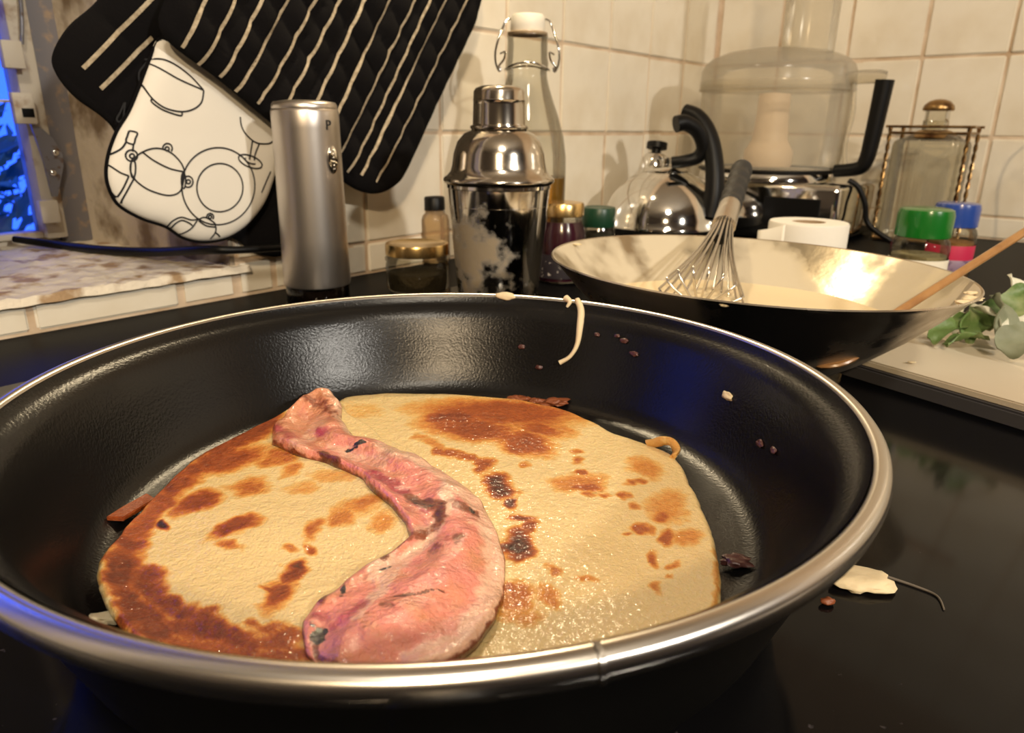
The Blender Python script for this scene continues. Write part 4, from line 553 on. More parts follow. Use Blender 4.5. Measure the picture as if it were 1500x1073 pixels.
set_attr(bacon.data, 'crust', np.tile(.16 + np.maximum(rim_, .95 * paint(xyw, [(-0.035, 0.22175, 0.00283, 7e-05, 0.0006, -0.00431, 0.85), (-0.03294, 0.22053, 0.00282, 7e-05, 0.00056, -0.00427, 0.85), (-0.03091, 0.21933, 0.00281, 7e-05, 0.00053, -0.00423, 0.85), (-0.02889, 0.21814, 0.0028, 7e-05, 0.00049, -0.00419, 0.85), (-0.02689, 0.21696, 0.00278, 7e-05, 0.00046, -0.00415, 0.85), (-0.02491, 0.21579, 0.00277, 7e-05, 0.00042, -0.00412, 0.85), (-0.02491, 0.21579, 0.00277, 7e-05, 0.00042, -0.00412, 0.85), (-0.02353, 0.21125, 0.00272, 6e-05, 0.0004, -0.00397, 0.85), (-0.0222, 0.20686, 0.00268, 6e-05, 0.00037, -0.00384, 0.85), (-0.03862, 0.1884, 0.00206, 4e-05, 0.00048, -0.00275, 0.7), (-0.03751, 0.18999, 0.00207, 5e-05, 0.00047, -0.00279, 0.7), (-0.03639, 0.1916, 0.00209, 5e-05, 0.00046, -0.00282, 0.7), (-0.03525, 0.19323, 0.0021, 5e-05, 0.00045, -0.00286, 0.7), (-0.03409, 0.19488, 0.00212, 5e-05, 0.00044, -0.0029, 0.7), (-0.03292, 0.19656, 0.00213, 5e-05, 0.00043, -0.00295, 0.7), (-0.03173, 0.19826, 0.00215, 5e-05, 0.00042, -0.00299, 0.7), (-0.03173, 0.19826, 0.00215, 5e-05, 0.00042, -0.00299, 0.7), (-0.03011, 0.19911, 0.00216, 5e-05, 0.0004, -0.00301, 0.7), (-0.02849, 0.19996, 0.00217, 5e-05, 0.00038, -0.00303, 0.7), (-0.02685, 0.20082, 0.00217, 5e-05, 0.00036, -0.00305, 0.7), (-0.0252, 0.20169, 0.00218, 5e-05, 0.00034, -0.00307, 0.7), (-0.02354, 0.20256, 0.00219, 5e-05, 0.00032, -0.0031, 0.7), (-0.07351, 0.25183, 0.00184, 5e-05, 0.00081, -0.00314, 0.8), (-0.07193, 0.25081, 0.00183, 5e-05, 0.00079, -0.00312, 0.8), (-0.07037, 0.2498, 0.00182, 5e-05, 0.00077, -0.0031, 0.8), (-0.06881, 0.24879, 0.00182, 5e-05, 0.00075, -0.00308, 0.8), (-0.06727, 0.24779, 0.00181, 5e-05, 0.00073, -0.00306, 0.8), (-0.0525, 0.16778, 0.00211, 0.0027, 0.00224, -0.00363, 0.8), (-0.01593, 0.19463, 0.00254, 6e-05, 0.00029, -0.00385, 0.7), (-0.02231, 0.19064, 0.00601, 0.00212, 0.00073, -0.00366, 0.5), (-0.03166, 0.16455, 0.00055, 1e-05, 0.00011, -0.00067, 0.9), (-0.03129, 0.16467, 0.00055, 1e-05, 0.00011, -0.00067, 0.9), (-0.03092, 0.16479, 0.00055, 1e-05, 0.00011, -0.00067, 0.9), (-0.03055, 0.16491, 0.00055, 1e-05, 0.0001, -0.00067, 0.9), (-0.03018, 0.16504, 0.00056, 1e-05, 0.0001, -0.00067, 0.9), (-0.02981, 0.16516, 0.00056, 1e-05, 0.0001, -0.00067, 0.9), (-0.02944, 0.16528, 0.00056, 1e-05, 0.0001, -0.00067, 0.9), (-0.02907, 0.16541, 0.00056, 1e-05, 0.0001, -0.00067, 0.9), (-0.0287, 0.16553, 0.00056, 1e-05, 0.0001, -0.00067, 0.9), (-0.02833, 0.16566, 0.00056, 1e-05, 0.0001, -0.00067, 0.9), (-0.02795, 0.16578, 0.00056, 1e-05, 0.0001, -0.00068, 0.9), (-0.02758, 0.1659, 0.00056, 1e-05, 0.0001, -0.00068, 0.9), (-0.02721, 0.16603, 0.00056, 1e-05, 9e-05, -0.00068, 0.9), (-0.02683, 0.16615, 0.00056, 1e-05, 9e-05, -0.00068, 0.9), (-0.02646, 0.16628, 0.00056, 1e-05, 9e-05, -0.00068, 0.9), (-0.02608, 0.1664, 0.00056, 1e-05, 9e-05, -0.00068, 0.9), (-0.02571, 0.16653, 0.00056, 1e-05, 9e-05, -0.00068, 0.9), (-0.02533, 0.16665, 0.00056, 1e-05, 9e-05, -0.00068, 0.9), (-0.02495, 0.16678, 0.00056, 1e-05, 9e-05, -0.00068, 0.9), (-0.02458, 0.1669, 0.00056, 1e-05, 9e-05, -0.00068, 0.9), (-0.0242, 0.16703, 0.00056, 1e-05, 8e-05, -0.00068, 0.9), (-0.02382, 0.16715, 0.00056, 1e-05, 8e-05, -0.00068, 0.9), (-0.02345, 0.16728, 0.00056, 1e-05, 8e-05, -0.00069, 0.9), (-0.02307, 0.16741, 0.00056, 1e-05, 8e-05, -0.00069, 0.9), (-0.02269, 0.16753, 0.00056, 1e-05, 8e-05, -0.00069, 0.9), (-0.02231, 0.16766, 0.00056, 1e-05, 8e-05, -0.00069, 0.9), (-0.02193, 0.16779, 0.00056, 1e-05, 8e-05, -0.00069, 0.9), (-0.02155, 0.16791, 0.00056, 1e-05, 8e-05, -0.00069, 0.9), (-0.02117, 0.16804, 0.00056, 1e-05, 8e-05, -0.00069, 0.9), (-0.02079, 0.16817, 0.00056, 1e-05, 7e-05, -0.00069, 0.9), (-0.0204, 0.16829, 0.00056, 1e-05, 7e-05, -0.00069, 0.9), (-0.02002, 0.16842, 0.00056, 1e-05, 7e-05, -0.00069, 0.9), (-0.02002, 0.16842, 0.00056, 1e-05, 7e-05, -0.00069, 0.9), (-0.01962, 0.16852, 0.00057, 1e-05, 7e-05, -0.00069, 0.9), (-0.01921, 0.16862, 0.00057, 1e-05, 7e-05, -0.00069, 0.9), (-0.01881, 0.16872, 0.00057, 1e-05, 7e-05, -0.00069, 0.9), (-0.0184, 0.16882, 0.00057, 1e-05, 7e-05, -0.0007, 0.9), (-0.01799, 0.16893, 0.00057, 1e-05, 6e-05, -0.0007, 0.9), (-0.01759, 0.16903, 0.00057, 1e-05, 6e-05, -0.0007, 0.9), (-0.01718, 0.16913, 0.00057, 1e-05, 6e-05, -0.0007, 0.9), (-0.01677, 0.16923, 0.00057, 1e-05, 6e-05, -0.0007, 0.9), (-0.01636, 0.16933, 0.00057, 1e-05, 6e-05, -0.0007, 0.9), (-0.01595, 0.16943, 0.00057, 1e-05, 6e-05, -0.0007, 0.9), (-0.01902, 0.21454, 0.00161, 4e-05, 0.00019, -0.00239, 0.75), (-0.01784, 0.21411, 0.00161, 4e-05, 0.00018, -0.00239, 0.75), (-0.01666, 0.21368, 0.0016, 4e-05, 0.00017, -0.00238, 0.75), (-0.01548, 0.21325, 0.0016, 4e-05, 0.00016, -0.00237, 0.75), (-0.01431, 0.21282, 0.0016, 4e-05, 0.00015, -0.00236, 0.75), (-0.01314, 0.2124, 0.0016, 4e-05, 0.00014, -0.00235, 0.75), (-0.01197, 0.21197, 0.00159, 4e-05, 0.00013, -0.00235, 0.75), (-0.01081, 0.21155, 0.00159, 4e-05, 0.00011, -0.00234, 0.75), (-0.0383, 0.18656, 0.00204, 4e-05, 0.00057, -0.00324, 0.95), (-0.04932, 0.1999, 0.00351, 0.00293, 0.00123, -0.00302, 0.5), (-0.03231, 0.16073, 0.0018, -0.00139, -0.00067, -0.00344, 0.6), (-0.0978, 0.30949, 0.00282, 9e-05, 0.00163, -0.00576, 0.6), (-0.09515, 0.30849, 0.00281, 9e-05, 0.00159, -0.00572, 0.6), (-0.09252, 0.30749, 0.0028, 9e-05, 0.00154, -0.00569, 0.6), (-0.0899, 0.3065, 0.0028, 9e-05, 0.00149, -0.00566, 0.6), (-0.08729, 0.30552, 0.00279, 9e-05, 0.00144, -0.00563, 0.6), (-0.08729, 0.30552, 0.00279, 9e-05, 0.00144, -0.00563, 0.6), (-0.08452, 0.30278, 0.00277, 9e-05, 0.00139, -0.00554, 0.6), (-0.0818, 0.30009, 0.00275, 9e-05, 0.00133, -0.00545, 0.6), (-0.07912, 0.29744, 0.00273, 9e-05, 0.00128, -0.00537, 0.6), (-0.06695, 0.27644, 0.00142, 4e-05, 0.00057, -0.00264, 0.6), (-0.06572, 0.27546, 0.00142, 4e-05, 0.00056, -0.00263, 0.6), (-0.06449, 0.27448, 0.00141, 4e-05, 0.00055, -0.00261, 0.6), (-0.06328, 0.27351, 0.00141, 4e-05, 0.00054, -0.0026, 0.6), (-0.06207, 0.27255, 0.00141, 4e-05, 0.00052, -0.00258, 0.6), (-0.06087, 0.27159, 0.0014, 4e-05, 0.00051, -0.00256, 0.6), (-0.05967, 0.27064, 0.0014, 4e-05, 0.0005, -0.00255, 0.6), (-0.05849, 0.26969, 0.00139, 4e-05, 0.00049, -0.00253, 0.6), (-0.05125, 0.15479, 0.0014, 3e-05, 0.00043, -0.00161, 0.6), (-0.05046, 0.15326, 0.00139, 3e-05, 0.00042, -0.00158, 0.6), (-0.04968, 0.15176, 0.00138, 3e-05, 0.00041, -0.00156, 0.6), (-0.04892, 0.15029, 0.00137, 2e-05, 0.00041, -0.00153, 0.6), (-0.04817, 0.14883, 0.00136, 2e-05, 0.0004, -0.00151, 0.6), (-0.04743, 0.1474, 0.00135, 2e-05, 0.00039, -0.00149, 0.6), (-0.0467, 0.14599, 0.00134, 2e-05, 0.00038, -0.00147, 0.6), (-0.04598, 0.1446, 0.00133, 2e-05, 0.00037, -0.00144, 0.6), (-0.04598, 0.1446, 0.00133, 2e-05, 0.00037, -0.00144, 0.6), (-0.04492, 0.14369, 0.00133, 2e-05, 0.00036, -0.00143, 0.6), (-0.04386, 0.14279, 0.00132, 2e-05, 0.00035, -0.00142, 0.6), (-0.04282, 0.14189, 0.00131, 2e-05, 0.00034, -0.0014, 0.6), (-0.04178, 0.14101, 0.00131, 2e-05, 0.00033, -0.00139, 0.6), (-0.04076, 0.14013, 0.0013, 2e-05, 0.00032, -0.00138, 0.6), (-0.03974, 0.13927, 0.00129, 2e-05, 0.00031, -0.00136, 0.6), (-0.00273, 0.20516, 0.00089, 2e-05, 2e-05, -0.00127, 0.5), (-0.00266, 0.20395, 0.00088, 2e-05, 2e-05, -0.00126, 0.5), (-0.0026, 0.20274, 0.00088, 2e-05, 2e-05, -0.00125, 0.5), (-0.00253, 0.20155, 0.00087, 2e-05, 2e-05, -0.00124, 0.5), (-0.00246, 0.20038, 0.00087, 2e-05, 2e-05, -0.00123, 0.5), (-0.0024, 0.19921, 0.00087, 2e-05, 2e-05, -0.00121, 0.5), (-0.00233, 0.19805, 0.00086, 2e-05, 2e-05, -0.0012, 0.5), (-0.00227, 0.19691, 0.00086, 2e-05, 2e-05, -0.00119, 0.5), (-0.0022, 0.19578, 0.00085, 2e-05, 2e-05, -0.00118, 0.5), (-0.00214, 0.19465, 0.00085, 2e-05, 2e-05, -0.00117, 0.5), (-0.00208, 0.19354, 0.00085, 2e-05, 2e-05, -0.00116, 0.5), (-0.00202, 0.19244, 0.00084, 2e-05, 2e-05, -0.00115, 0.5), (-0.00195, 0.19135, 0.00084, 2e-05, 2e-05, -0.00114, 0.5), (-0.00189, 0.19027, 0.00083, 2e-05, 2e-05, -0.00113, 0.5), (-0.00183, 0.1892, 0.00083, 2e-05, 2e-05, -0.00111, 0.5), (-0.0071, 0.15371, 0.00088, 2e-05, 4e-05, -0.001, 0.6), (-0.00757, 0.1531, 0.00087, 2e-05, 5e-05, -0.00099, 0.6), (-0.00803, 0.1525, 0.00087, 2e-05, 5e-05, -0.00098, 0.6), (-0.00849, 0.1519, 0.00087, 2e-05, 5e-05, -0.00098, 0.6), (-0.00894, 0.1513, 0.00087, 2e-05, 5e-05, -0.00097, 0.6), (-0.0094, 0.15071, 0.00086, 2e-05, 6e-05, -0.00097, 0.6), (-0.00985, 0.15012, 0.00086, 2e-05, 6e-05, -0.00096, 0.6), (-0.0103, 0.14954, 0.00086, 2e-05, 6e-05, -0.00095, 0.6), (-0.01074, 0.14895, 0.00085, 2e-05, 6e-05, -0.00095, 0.6), (-0.01118, 0.14838, 0.00085, 2e-05, 6e-05, -0.00094, 0.6), (-0.01162, 0.1478, 0.00085, 2e-05, 7e-05, -0.00094, 0.6), (-0.01206, 0.14723, 0.00085, 1e-05, 7e-05, -0.00093, 0.6), (-0.01249, 0.14666, 0.00084, 1e-05, 7e-05, -0.00093, 0.6), (-0.01293, 0.1461, 0.00084, 1e-05, 7e-05, -0.00092, 0.6), (-0.01335, 0.14554, 0.00084, 1e-05, 7e-05, -0.00091, 0.6), (-0.01378, 0.14498, 0.00084, 1e-05, 8e-05, -0.00091, 0.6), (-0.01421, 0.14442, 0.00083, 1e-05, 8e-05, -0.0009, 0.6), (-0.06234, 0.24327, 0.00255, 7e-05, 0.00064, -0.00282, 0.7), (-0.04838, 0.17688, 0.00098, 2e-05, 0.00029, -0.00125, 0.8), (-0.04812, 0.1779, 0.00098, 2e-05, 0.00029, -0.00126, 0.8), (-0.04786, 0.17893, 0.00099, 2e-05, 0.00029, -0.00127, 0.8), (-0.0476, 0.17996, 0.00099, 2e-05, 0.00029, -0.00128, 0.8), (-0.04733, 0.18101, 0.001, 2e-05, 0.00029, -0.00129, 0.8)], (.3, 1.5))), 2))
set_attr(bacon.data, 'char', np.tile(paint(xyw, [(-0.04689, 0.17039, 0.00181, -0.0007, 0.00034, -0.00506, 1.0), (-0.0488, 0.15084, 0.00284, 0.00134, 0.0013, -0.00295, 1.0), (-0.05155, 0.15397, 0.0014, 3e-05, 0.00043, -0.00159, 0.8), (-0.01109, 0.26174, 0.00082, 2e-05, 6e-05, -0.00145, 0.8), (-0.01056, 0.26219, 0.00082, 2e-05, 6e-05, -0.00145, 0.8), (-0.01003, 0.26264, 0.00082, 2e-05, 6e-05, -0.00146, 0.8), (-0.0095, 0.26309, 0.00082, 2e-05, 5e-05, -0.00146, 0.8), (-0.00896, 0.26354, 0.00082, 2e-05, 5e-05, -0.00146, 0.8), (-0.00843, 0.26399, 0.00082, 2e-05, 5e-05, -0.00147, 0.8), (-0.00789, 0.26444, 0.00083, 2e-05, 5e-05, -0.00147, 0.8), (-0.01316, 0.21285, 0.00183, 4e-05, 0.00013, -0.00225, 0.7), (-0.0333, 0.21794, 0.00116, 3e-05, 0.00024, -0.00176, 0.6), (-0.03245, 0.21772, 0.00116, 3e-05, 0.00023, -0.00176, 0.6), (-0.03161, 0.21751, 0.00116, 3e-05, 0.00023, -0.00175, 0.6), (-0.03077, 0.21729, 0.00116, 3e-05, 0.00022, -0.00175, 0.6), (-0.02993, 0.21707, 0.00116, 3e-05, 0.00021, -0.00175, 0.6), (-0.02909, 0.21686, 0.00116, 3e-05, 0.00021, -0.00175, 0.6), (-0.02825, 0.21665, 0.00116, 3e-05, 0.0002, -0.00174, 0.6), (-0.02741, 0.21643, 0.00116, 3e-05, 0.0002, -0.00174, 0.6), (-0.02658, 0.21622, 0.00116, 3e-05, 0.00019, -0.00174, 0.6), (-0.02574, 0.216, 0.00116, 3e-05, 0.00018, -0.00173, 0.6), (-0.02491, 0.21579, 0.00115, 3e-05, 0.00018, -0.00173, 0.6), (-0.03625, 0.18055, 0.00201, 0.00148, 0.00049, -0.00129, 0.7), (-0.06534, 0.2602, 0.00081, 2e-05, 0.00032, -0.00143, 0.9), (-0.0648, 0.26047, 0.00081, 2e-05, 0.00032, -0.00144, 0.9), (-0.06426, 0.26074, 0.00081, 2e-05, 0.00031, -0.00144, 0.9), (-0.06372, 0.26102, 0.00081, 2e-05, 0.00031, -0.00144, 0.9), (-0.06318, 0.26129, 0.00081, 2e-05, 0.00031, -0.00144, 0.9), (-0.06264, 0.26157, 0.00081, 2e-05, 0.00031, -0.00145, 0.9), (-0.0621, 0.26184, 0.00081, 2e-05, 0.0003, -0.00145, 0.9), (-0.06156, 0.26212, 0.00082, 2e-05, 0.0003, -0.00145, 0.9), (-0.06101, 0.2624, 0.00082, 2e-05, 0.0003, -0.00145, 0.9), (-0.06047, 0.26267, 0.00082, 2e-05, 0.0003, -0.00146, 0.9), (-0.05992, 0.26295, 0.00082, 2e-05, 0.0003, -0.00146, 0.9)], (.3, 1.5)), 2))

# crumbs, drips and splashes
M_batter = mat('dried_batter', (.68, .56, .36), .62, bump=(300, .4, .0008), sss=.1)
M_crumb = mat('burnt_crumb', (.20, .055, .018), .45, bump=(300, .8, .001))
M_crumbp = mat('bacon_crumb', (.07, .024, .02), .35, bump=(300, .8, .001))
def lump(name, p, r, m, label, cat, sq=(1, 1, .6), group=None, seed=1, norm=None, sub_=3, amp=.45):
    bm = bmesh.new(); bmesh.ops.create_icosphere(bm, subdivisions=sub_, radius=1)
    for v in bm.verts:
        k = 1 + amp * noise.noise(v.co * 1.6 + Vector((seed * 3.1, 0, seed))) + amp * .4 * noise.noise(v.co * 4 + Vector((0, seed, 2)))
        v.co = Vector((v.co.x * sq[0] * r * k, v.co.y * sq[1] * r * k, v.co.z * sq[2] * r * k))
    o = frombm(name, bm, m, None, True, 80); o.location = p
    if norm: o.rotation_euler = Vector(norm).to_track_quat('Z', 'Y').to_euler()
    return tag(o, label, cat, group)
# point and normal on the sloping pan wall at a given height
WALLP = [(.1145, FZ + .0032), (.1175, FZ + .0075), (.1215, FZ + .0165), (.1255, FZ + .027), (.1295, FZ + .0375), (.1318, FZ + .0415), (.1345, FZ + .0432), (.1365, FZ + .045), (.1376, FZ + .0475), (.1383, .0615), (.1398, .0624)]
def wall_pt(angdeg, z, lift=0):
    r = float(np.interp(z, [q[1] for q in WALLP], [q[0] for q in WALLP])); a = math.radians(angdeg)
    return Vector((PX + (r - lift) * math.cos(a), PY + (r - lift) * math.sin(a), z + lift * .4)), Vector((-math.cos(a), -math.sin(a), .4))
p_ = [wall_pt(an, z, .0009)[0] for an, z in [(64.82, 0.0624), (63.2, 0.05785), (62.21, 0.05068), (62.13, 0.04249), (63.35, 0.03646), (65.63, 0.03282)]]
tag(tube('batter_drip', p_, lambda t: .0014 + .0004 * math.sin(t * 6), M_batter, None, 10, 8), 'long curved batter drip running down inside the pan wall', 'batter')
p_ = [wall_pt(an, z, .0006)[0] for an, z in [(67.4, 0.0624), (66.24, 0.06126), (66.64, 0.05853)]]
tag(tube('batter_drip', p_, lambda t: .0019 - .0013 * t, M_batter, None, 10, 8), 'short batter drip just under the steel rim beside a longer one', 'batter')
a_ = [(80.82, 0.0624)][0]
q_, n_ = wall_pt(a_[0], .0615, .0003); lump('batter_drip', q_, .0028, M_batter, 'flat batter blob stuck on the far steel rim', 'batter', (1.9, .8, .6), norm=n_, seed=4, amp=.2)
for i, (an, z) in enumerate([(75.54, 0.03828), (57.86, 0.04875), (52.92, 0.04988), (51.09, 0.04829), (47.83, 0.04363), (70.71, 0.02929), (21.28, 0.04067), (7.01, 0.03282), (2.23, 0.03475)]):
    q_, n_ = wall_pt(an, z, .0006)
    pale = i == 6
    lump('pan_crumb', q_, (.0014, .0011, .001, .0016, .0016, .0013, .0021, .0016, .0014)[i], M_batter if pale else M_crumbp,
         'pale oval batter crumb stuck on the side of the pan' if pale else 'tiny dark crumb stuck on the inside wall of the pan', 'crumb', (1.4, .8, .5), None if pale else 'crumbs on the pan wall', seed=i, norm=n_)
for i, (p, r, lb) in enumerate([((-0.11277, 0.16652, 0.016), .0030, 'golden crumb between folded pancake and pan wall'), ((0.07255, 0.19856, 0.016), .0030, 'dark reddish bacon scrap beside the pale pancake'),
        ((0.00261, 0.33834, 0.0165), .0034, 'browned scrap at the far edge of the pancake'), ((0.0224, 0.33426, 0.0165), .0038, 'glossy dark brown scrap behind the pancake'), ((0.01223, 0.33675, 0.0165), .0025, 'small brown scrap between two larger ones behind the pancake')]):
    lump('fried_scrap', p, r, (M_batter, M_crumbp, M_crumb, M_crumb, M_crumb)[i], lb, 'crumb', (1.5, .8, .45), seed=i + 20, amp=.9)
lump('batter_splash', (0.12003, 0.20904, 0.0016), .0095, M_batter, 'pale batter splash on the black hob beside the pan', 'batter', (1.15, .75, .22), seed=31)
lump('hob_crumb', (0.10417, 0.19815, 0.0012), .0018, M_crumb, 'small brown crumb on the hob beside the batter splash', 'crumb', (1.3, .8, .6), seed=33)
tag(tube('batter_smear', [(0.1303, 0.21386, 0.0003), (0.13796, 0.20815, 0.0003), (0.14252, 0.20299, 0.0003), (0.14096, 0.19583, 0.0003)], lambda t: .0006 - .0003 * t, mat('thin_smear', (.12, .1, .08), .6), None, 6, 6), 'thin dried batter streak trailing across the black hob', 'batter')

# ------------------------------------------------------------------ mixing bowl
M_bowl = mat('steel_bowl', (.60, .56, .50), .17, 1, noise_=(16, (.50, .43, .33), .50, .62, .5), bump=(40, .05, .001))
M_flour = mat('floury_batter_film', (.62, .54, .40), .55, noise_=(24, (.72, .65, .52), .35, .65), bump=(120, .3, .0008))
bw = empty('mixing_bowl', (.1472, .4472, 0), label='wide steel mixing bowl smeared with batter, whisk standing in it', cat='bowl')
bw.rotation_euler = (-.0066, .027, 0)
BRZ = .0673
def film_mat():
    m = mat('bowl_inside_floury', (.50, .44, .33), .5, bump=(110, .3, .0008)); nt = m.node_tree; b = nt.nodes['Principled BSDF']
    tc = nt.nodes.new('ShaderNodeTexCoord'); n = nt.nodes.new('ShaderNodeTexNoise'); n.inputs['Scale'].default_value = 17; n.inputs['Detail'].default_value = 7
    nt.links.new(tc.outputs['Object'], n.inputs['Vector'])
    for k, (lo, hi) in {'Metallic': (1, 0), 'Roughness': (.30, .65)}.items():
        r = nt.nodes.new('ShaderNodeMapRange'); r.inputs[1].default_value = .44; r.inputs[2].default_value = .56; r.inputs[3].default_value = lo; r.inputs[4].default_value = hi
        nt.links.new(n.outputs[0], r.inputs[0]); nt.links.new(r.outputs[0], b.inputs[k])
    return m
M_film = film_mat()
lathe('bowl_shell', [(0, .0035), (.044, .0035), (.047, .001), (.050, .0015), (.056, .006), (.076, .020), (.096, .037), (.110, .051), (.1175, .0590), (.1222, .0645), (.1248, .0662), (.1253, .0670), (.1246, .0677), (.1236, .0672)], M_bowl, bw, 128)
lathe('batter_film', [(.1236, .0672), (.1205, .0640), (.1165, .0592), (.1085, .0512), (.0945, .0378), (.0750, .0235), (.056, .0105), (.046, .007), (0, .007)], M_film, bw, 128)
lathe('batter', [(.0950, .0380), (.0900, .0362), (.06, .0360), (0, .0360)], M_batter, bw, 96, wob=lambda a, z: 1 + .004 * math.sin(a * 7))
for i, (an, rr, s) in enumerate(((-112, .121, .0026), (-45, .1205, .0035), (-38, .122, .0042), (-30, .1205, .003), (-60, .1215, .0022), (150, .118, .0022))):
    q = Vector((.1472 + rr * math.cos(math.radians(an)), .4472 + rr * math.sin(math.radians(an)), BRZ - .0012 - .027 * rr * math.cos(math.radians(an))))
    lump('batter_spot', q, s, M_batter, 'dried batter spot on the steel rim of the mixing bowl', 'batter', (1.3, .8, .3), 'batter spots on the bowl rim', seed=40 + i)

# whisk leaning on the far rim of the bowl
wt, wf, we = Vector((0.20174, 0.66, 0.11194)), Vector((0.16878, 0.578, 0.08058)), Vector((.126, .47, .037))
M_grip = mat('black_ribbed_grip', (.02, .019, .018), .6, bump=(160, .6, .002))
wh = empty('whisk', wf, label='balloon whisk with black ribbed grip and steel wires', cat='whisk')
hx = (wt - wf)
tube('grip', [hx * .22, hx * .4, hx * .6, hx * .8, hx * 1.0, hx * 1.05], lambda t: (.0088 + .0008 * math.sin(t * 34)) * (1 - .35 * max(0, t - .93) / .07), M_grip, wh, 20, 12)
ax = (we - wf)
tube('ferrule', [hx * .24, hx * .05, ax * .12], lambda t: .0086 + .0006 * t, M_steel, wh, 24, 6)
tube('wire_core', [ax * .10, ax * .30], lambda t: .0075 - .003 * t, M_blackpl, wh, 16, 4)
axn = ax.normalized(); s1 = axn.cross(Vector((0, 0, 1))).normalized(); s2 = axn.cross(s1); L = ax.length
for i in range(9):
    an = PI * i / 9; d = s1 * math.cos(an) + s2 * math.sin(an); R = .030
    pts = []
    for k in range(29):
        t = k / 28; q = abs(2 * t - 1); sgn = 1 if t < .5 else -1
        ln = .10 + .98 * (1 - q ** 2.4); rad = (.0065 + (R - .0065) * math.sin(min(1, (1 - q) * 1.15) * PI / 2) ** 1.2) * (1 if q > .25 else (q / .25) ** .6)
        pts.append(axn * (L * ln) + d * (rad * sgn))
    tube('wire', pts, .00085, M_steel, wh, 6, raw=True)

# spoon in the bowl
M_wood = mat('varnished_wood', (.36, .19, .07), .3, noise_=(60, (.22, .10, .035), .4, .7), coat=.4)
sp = empty('wooden_spoon', (.231, .40, .058), label='slim wooden spoon resting over the edge of the mixing bowl', cat='spoon')
sa, sb_ = Vector((0.23076, 0.4, 0.0564)), Vector((0.31005, 0.44, 0.08959)); dd = (sb_ - sa); sp.location = sa
tube('handle', [dd * -.55, dd * .2, dd * 1.0, dd * 1.6], .0025, M_wood, sp, 14)
bm = bmesh.new(); bmesh.ops.create_uvsphere(bm, u_segments=20, v_segments=10, radius=1)
for v in bm.verts: v.co = Vector((v.co.x * .017, v.co.y * .012, v.co.z * .004 - (.003 if v.co.z > 0 else 0) * (1 - v.co.x ** 2 - v.co.y ** 2)))
bmesh.ops.transform(bm, matrix=Matrix.Translation(-dd * .68 + Vector((0, 0, -.002))) @ Matrix.Rotation(math.atan2(dd.y, dd.x), 4, 'Z') @ Matrix.Rotation(-.3, 4, 'Y'), verts=bm.verts)
frombm('spoon_bowl', bm, M_wood, sp)

# ------------------------------------------------------------------ board with trimmings
M_board = mat('cream_board', (.62, .55, .43), .45, noise_=(7, (.55, .46, .34), .45, .7), bump=(50, .1, .001))
M_bedge = mat('dark_grey_edge', (.055, .052, .055), .5)
f0, f1 = Vector((0.22482, 0.40649, 0.014)), Vector((0.26454, 0.34572, 0.014)); fd = (f1 - f0); fd.z = 0; fd.normalize(); bd = Vector((-fd.y, fd.x, 0))
board = empty('chopping_board', (f0.x, f0.y, -.001), label='cream chopping board with dark grey edge beside the mixing bowl', cat='board')
def bdp(u, v, q): p = fd * u + bd * v; return (p.x, p.y, q)
prism('board_top', [(-.027, .003), (.30, .003), (.30, .185), (-.067, .185), (-.067, .08)], .0095, .0140, M_board, board, bev=.0008, place=bdp)
prism('board_edge', [(-.030, 0), (.303, 0), (.303, .188), (-.070, .188), (-.070, .08)], .0003, .0097, M_bedge, board, bev=.0012, place=bdp)
lump('batter_spot', Vector((0.26886, 0.37772, 0.0006)), .0030, M_batter, 'white batter drop on the black hob along the chopping board edge', 'batter', (1.5, .8, .25), seed=51, amp=.15)
lump('batter_spot', Vector((0.24243, 0.41379, 0.0144)), .002, M_batter, 'tiny batter drop at the corner of the chopping board', 'batter', (1.3, .8, .25), seed=52, amp=.15)
M_leaf = mat('green_leaf', (.10, .17, .045), .5, noise_=(50, (.30, .33, .16), .5, .7), bump=(90, .4, .001))
M_pale = mat('pale_leaf_base', (.62, .62, .52), .5, noise_=(60, (.45, .52, .32), .5, .75))
M_grey = mat('dull_green_leaf', (.20, .22, .15), .6, noise_=(50, (.12, .14, .08), .45, .7))
def leaf(p, L_, w_, yaw, pitch, curl_, m, label, roll=0.0):
    bm = bmesh.new(); nx_, ny_ = 14, 6; g_ = []
    for side in (0, 1):
        gg = []
        for i in range(nx_ + 1):
            t = i / nx_; ww = w_ * (math.sin(min(1, .12 + t * .95) * PI) ** .7 + .08)
            row = []
            for j in range(ny_ + 1):
                s_ = j / ny_ * 2 - 1
                x = L_ * t; y = ww * s_ + .002 * math.sin(t * 9); z = curl_ * L_ * (t - t * t) * 1.6 + .35 * ww * s_ * s_ + .0012 * math.sin(t * 14 + s_ * 3) - side * .0009
                row.append(bm.verts.new((x, y, z)))
            gg.append(row)
        g_.append(gg)
    for gg in g_:
        for i in range(nx_):
            for j in range(ny_): bm.faces.new((gg[i][j], gg[i + 1][j], gg[i + 1][j + 1], gg[i][j + 1]))
    for i in range(nx_):
        for j in (0, ny_): bm.faces.new((g_[0][i][j], g_[0][i + 1][j], g_[1][i + 1][j], g_[1][i][j]))
    for j in range(ny_):
        for i in (0, nx_): bm.faces.new((g_[0][i][j], g_[0][i][j + 1], g_[1][i][j + 1], g_[1][i][j]))
    bmesh.ops.transform(bm, matrix=Matrix.Rotation(yaw, 4, 'Z') @ Matrix.Rotation(-pitch, 4, 'Y') @ Matrix.Rotation(roll, 4, 'X'), verts=bm.verts)
    o = frombm('leaf_trimming', bm, m, None, True, 70); o.location = p
    return tag(o, label, 'leaf', 'leaf trimmings on the chopping board')
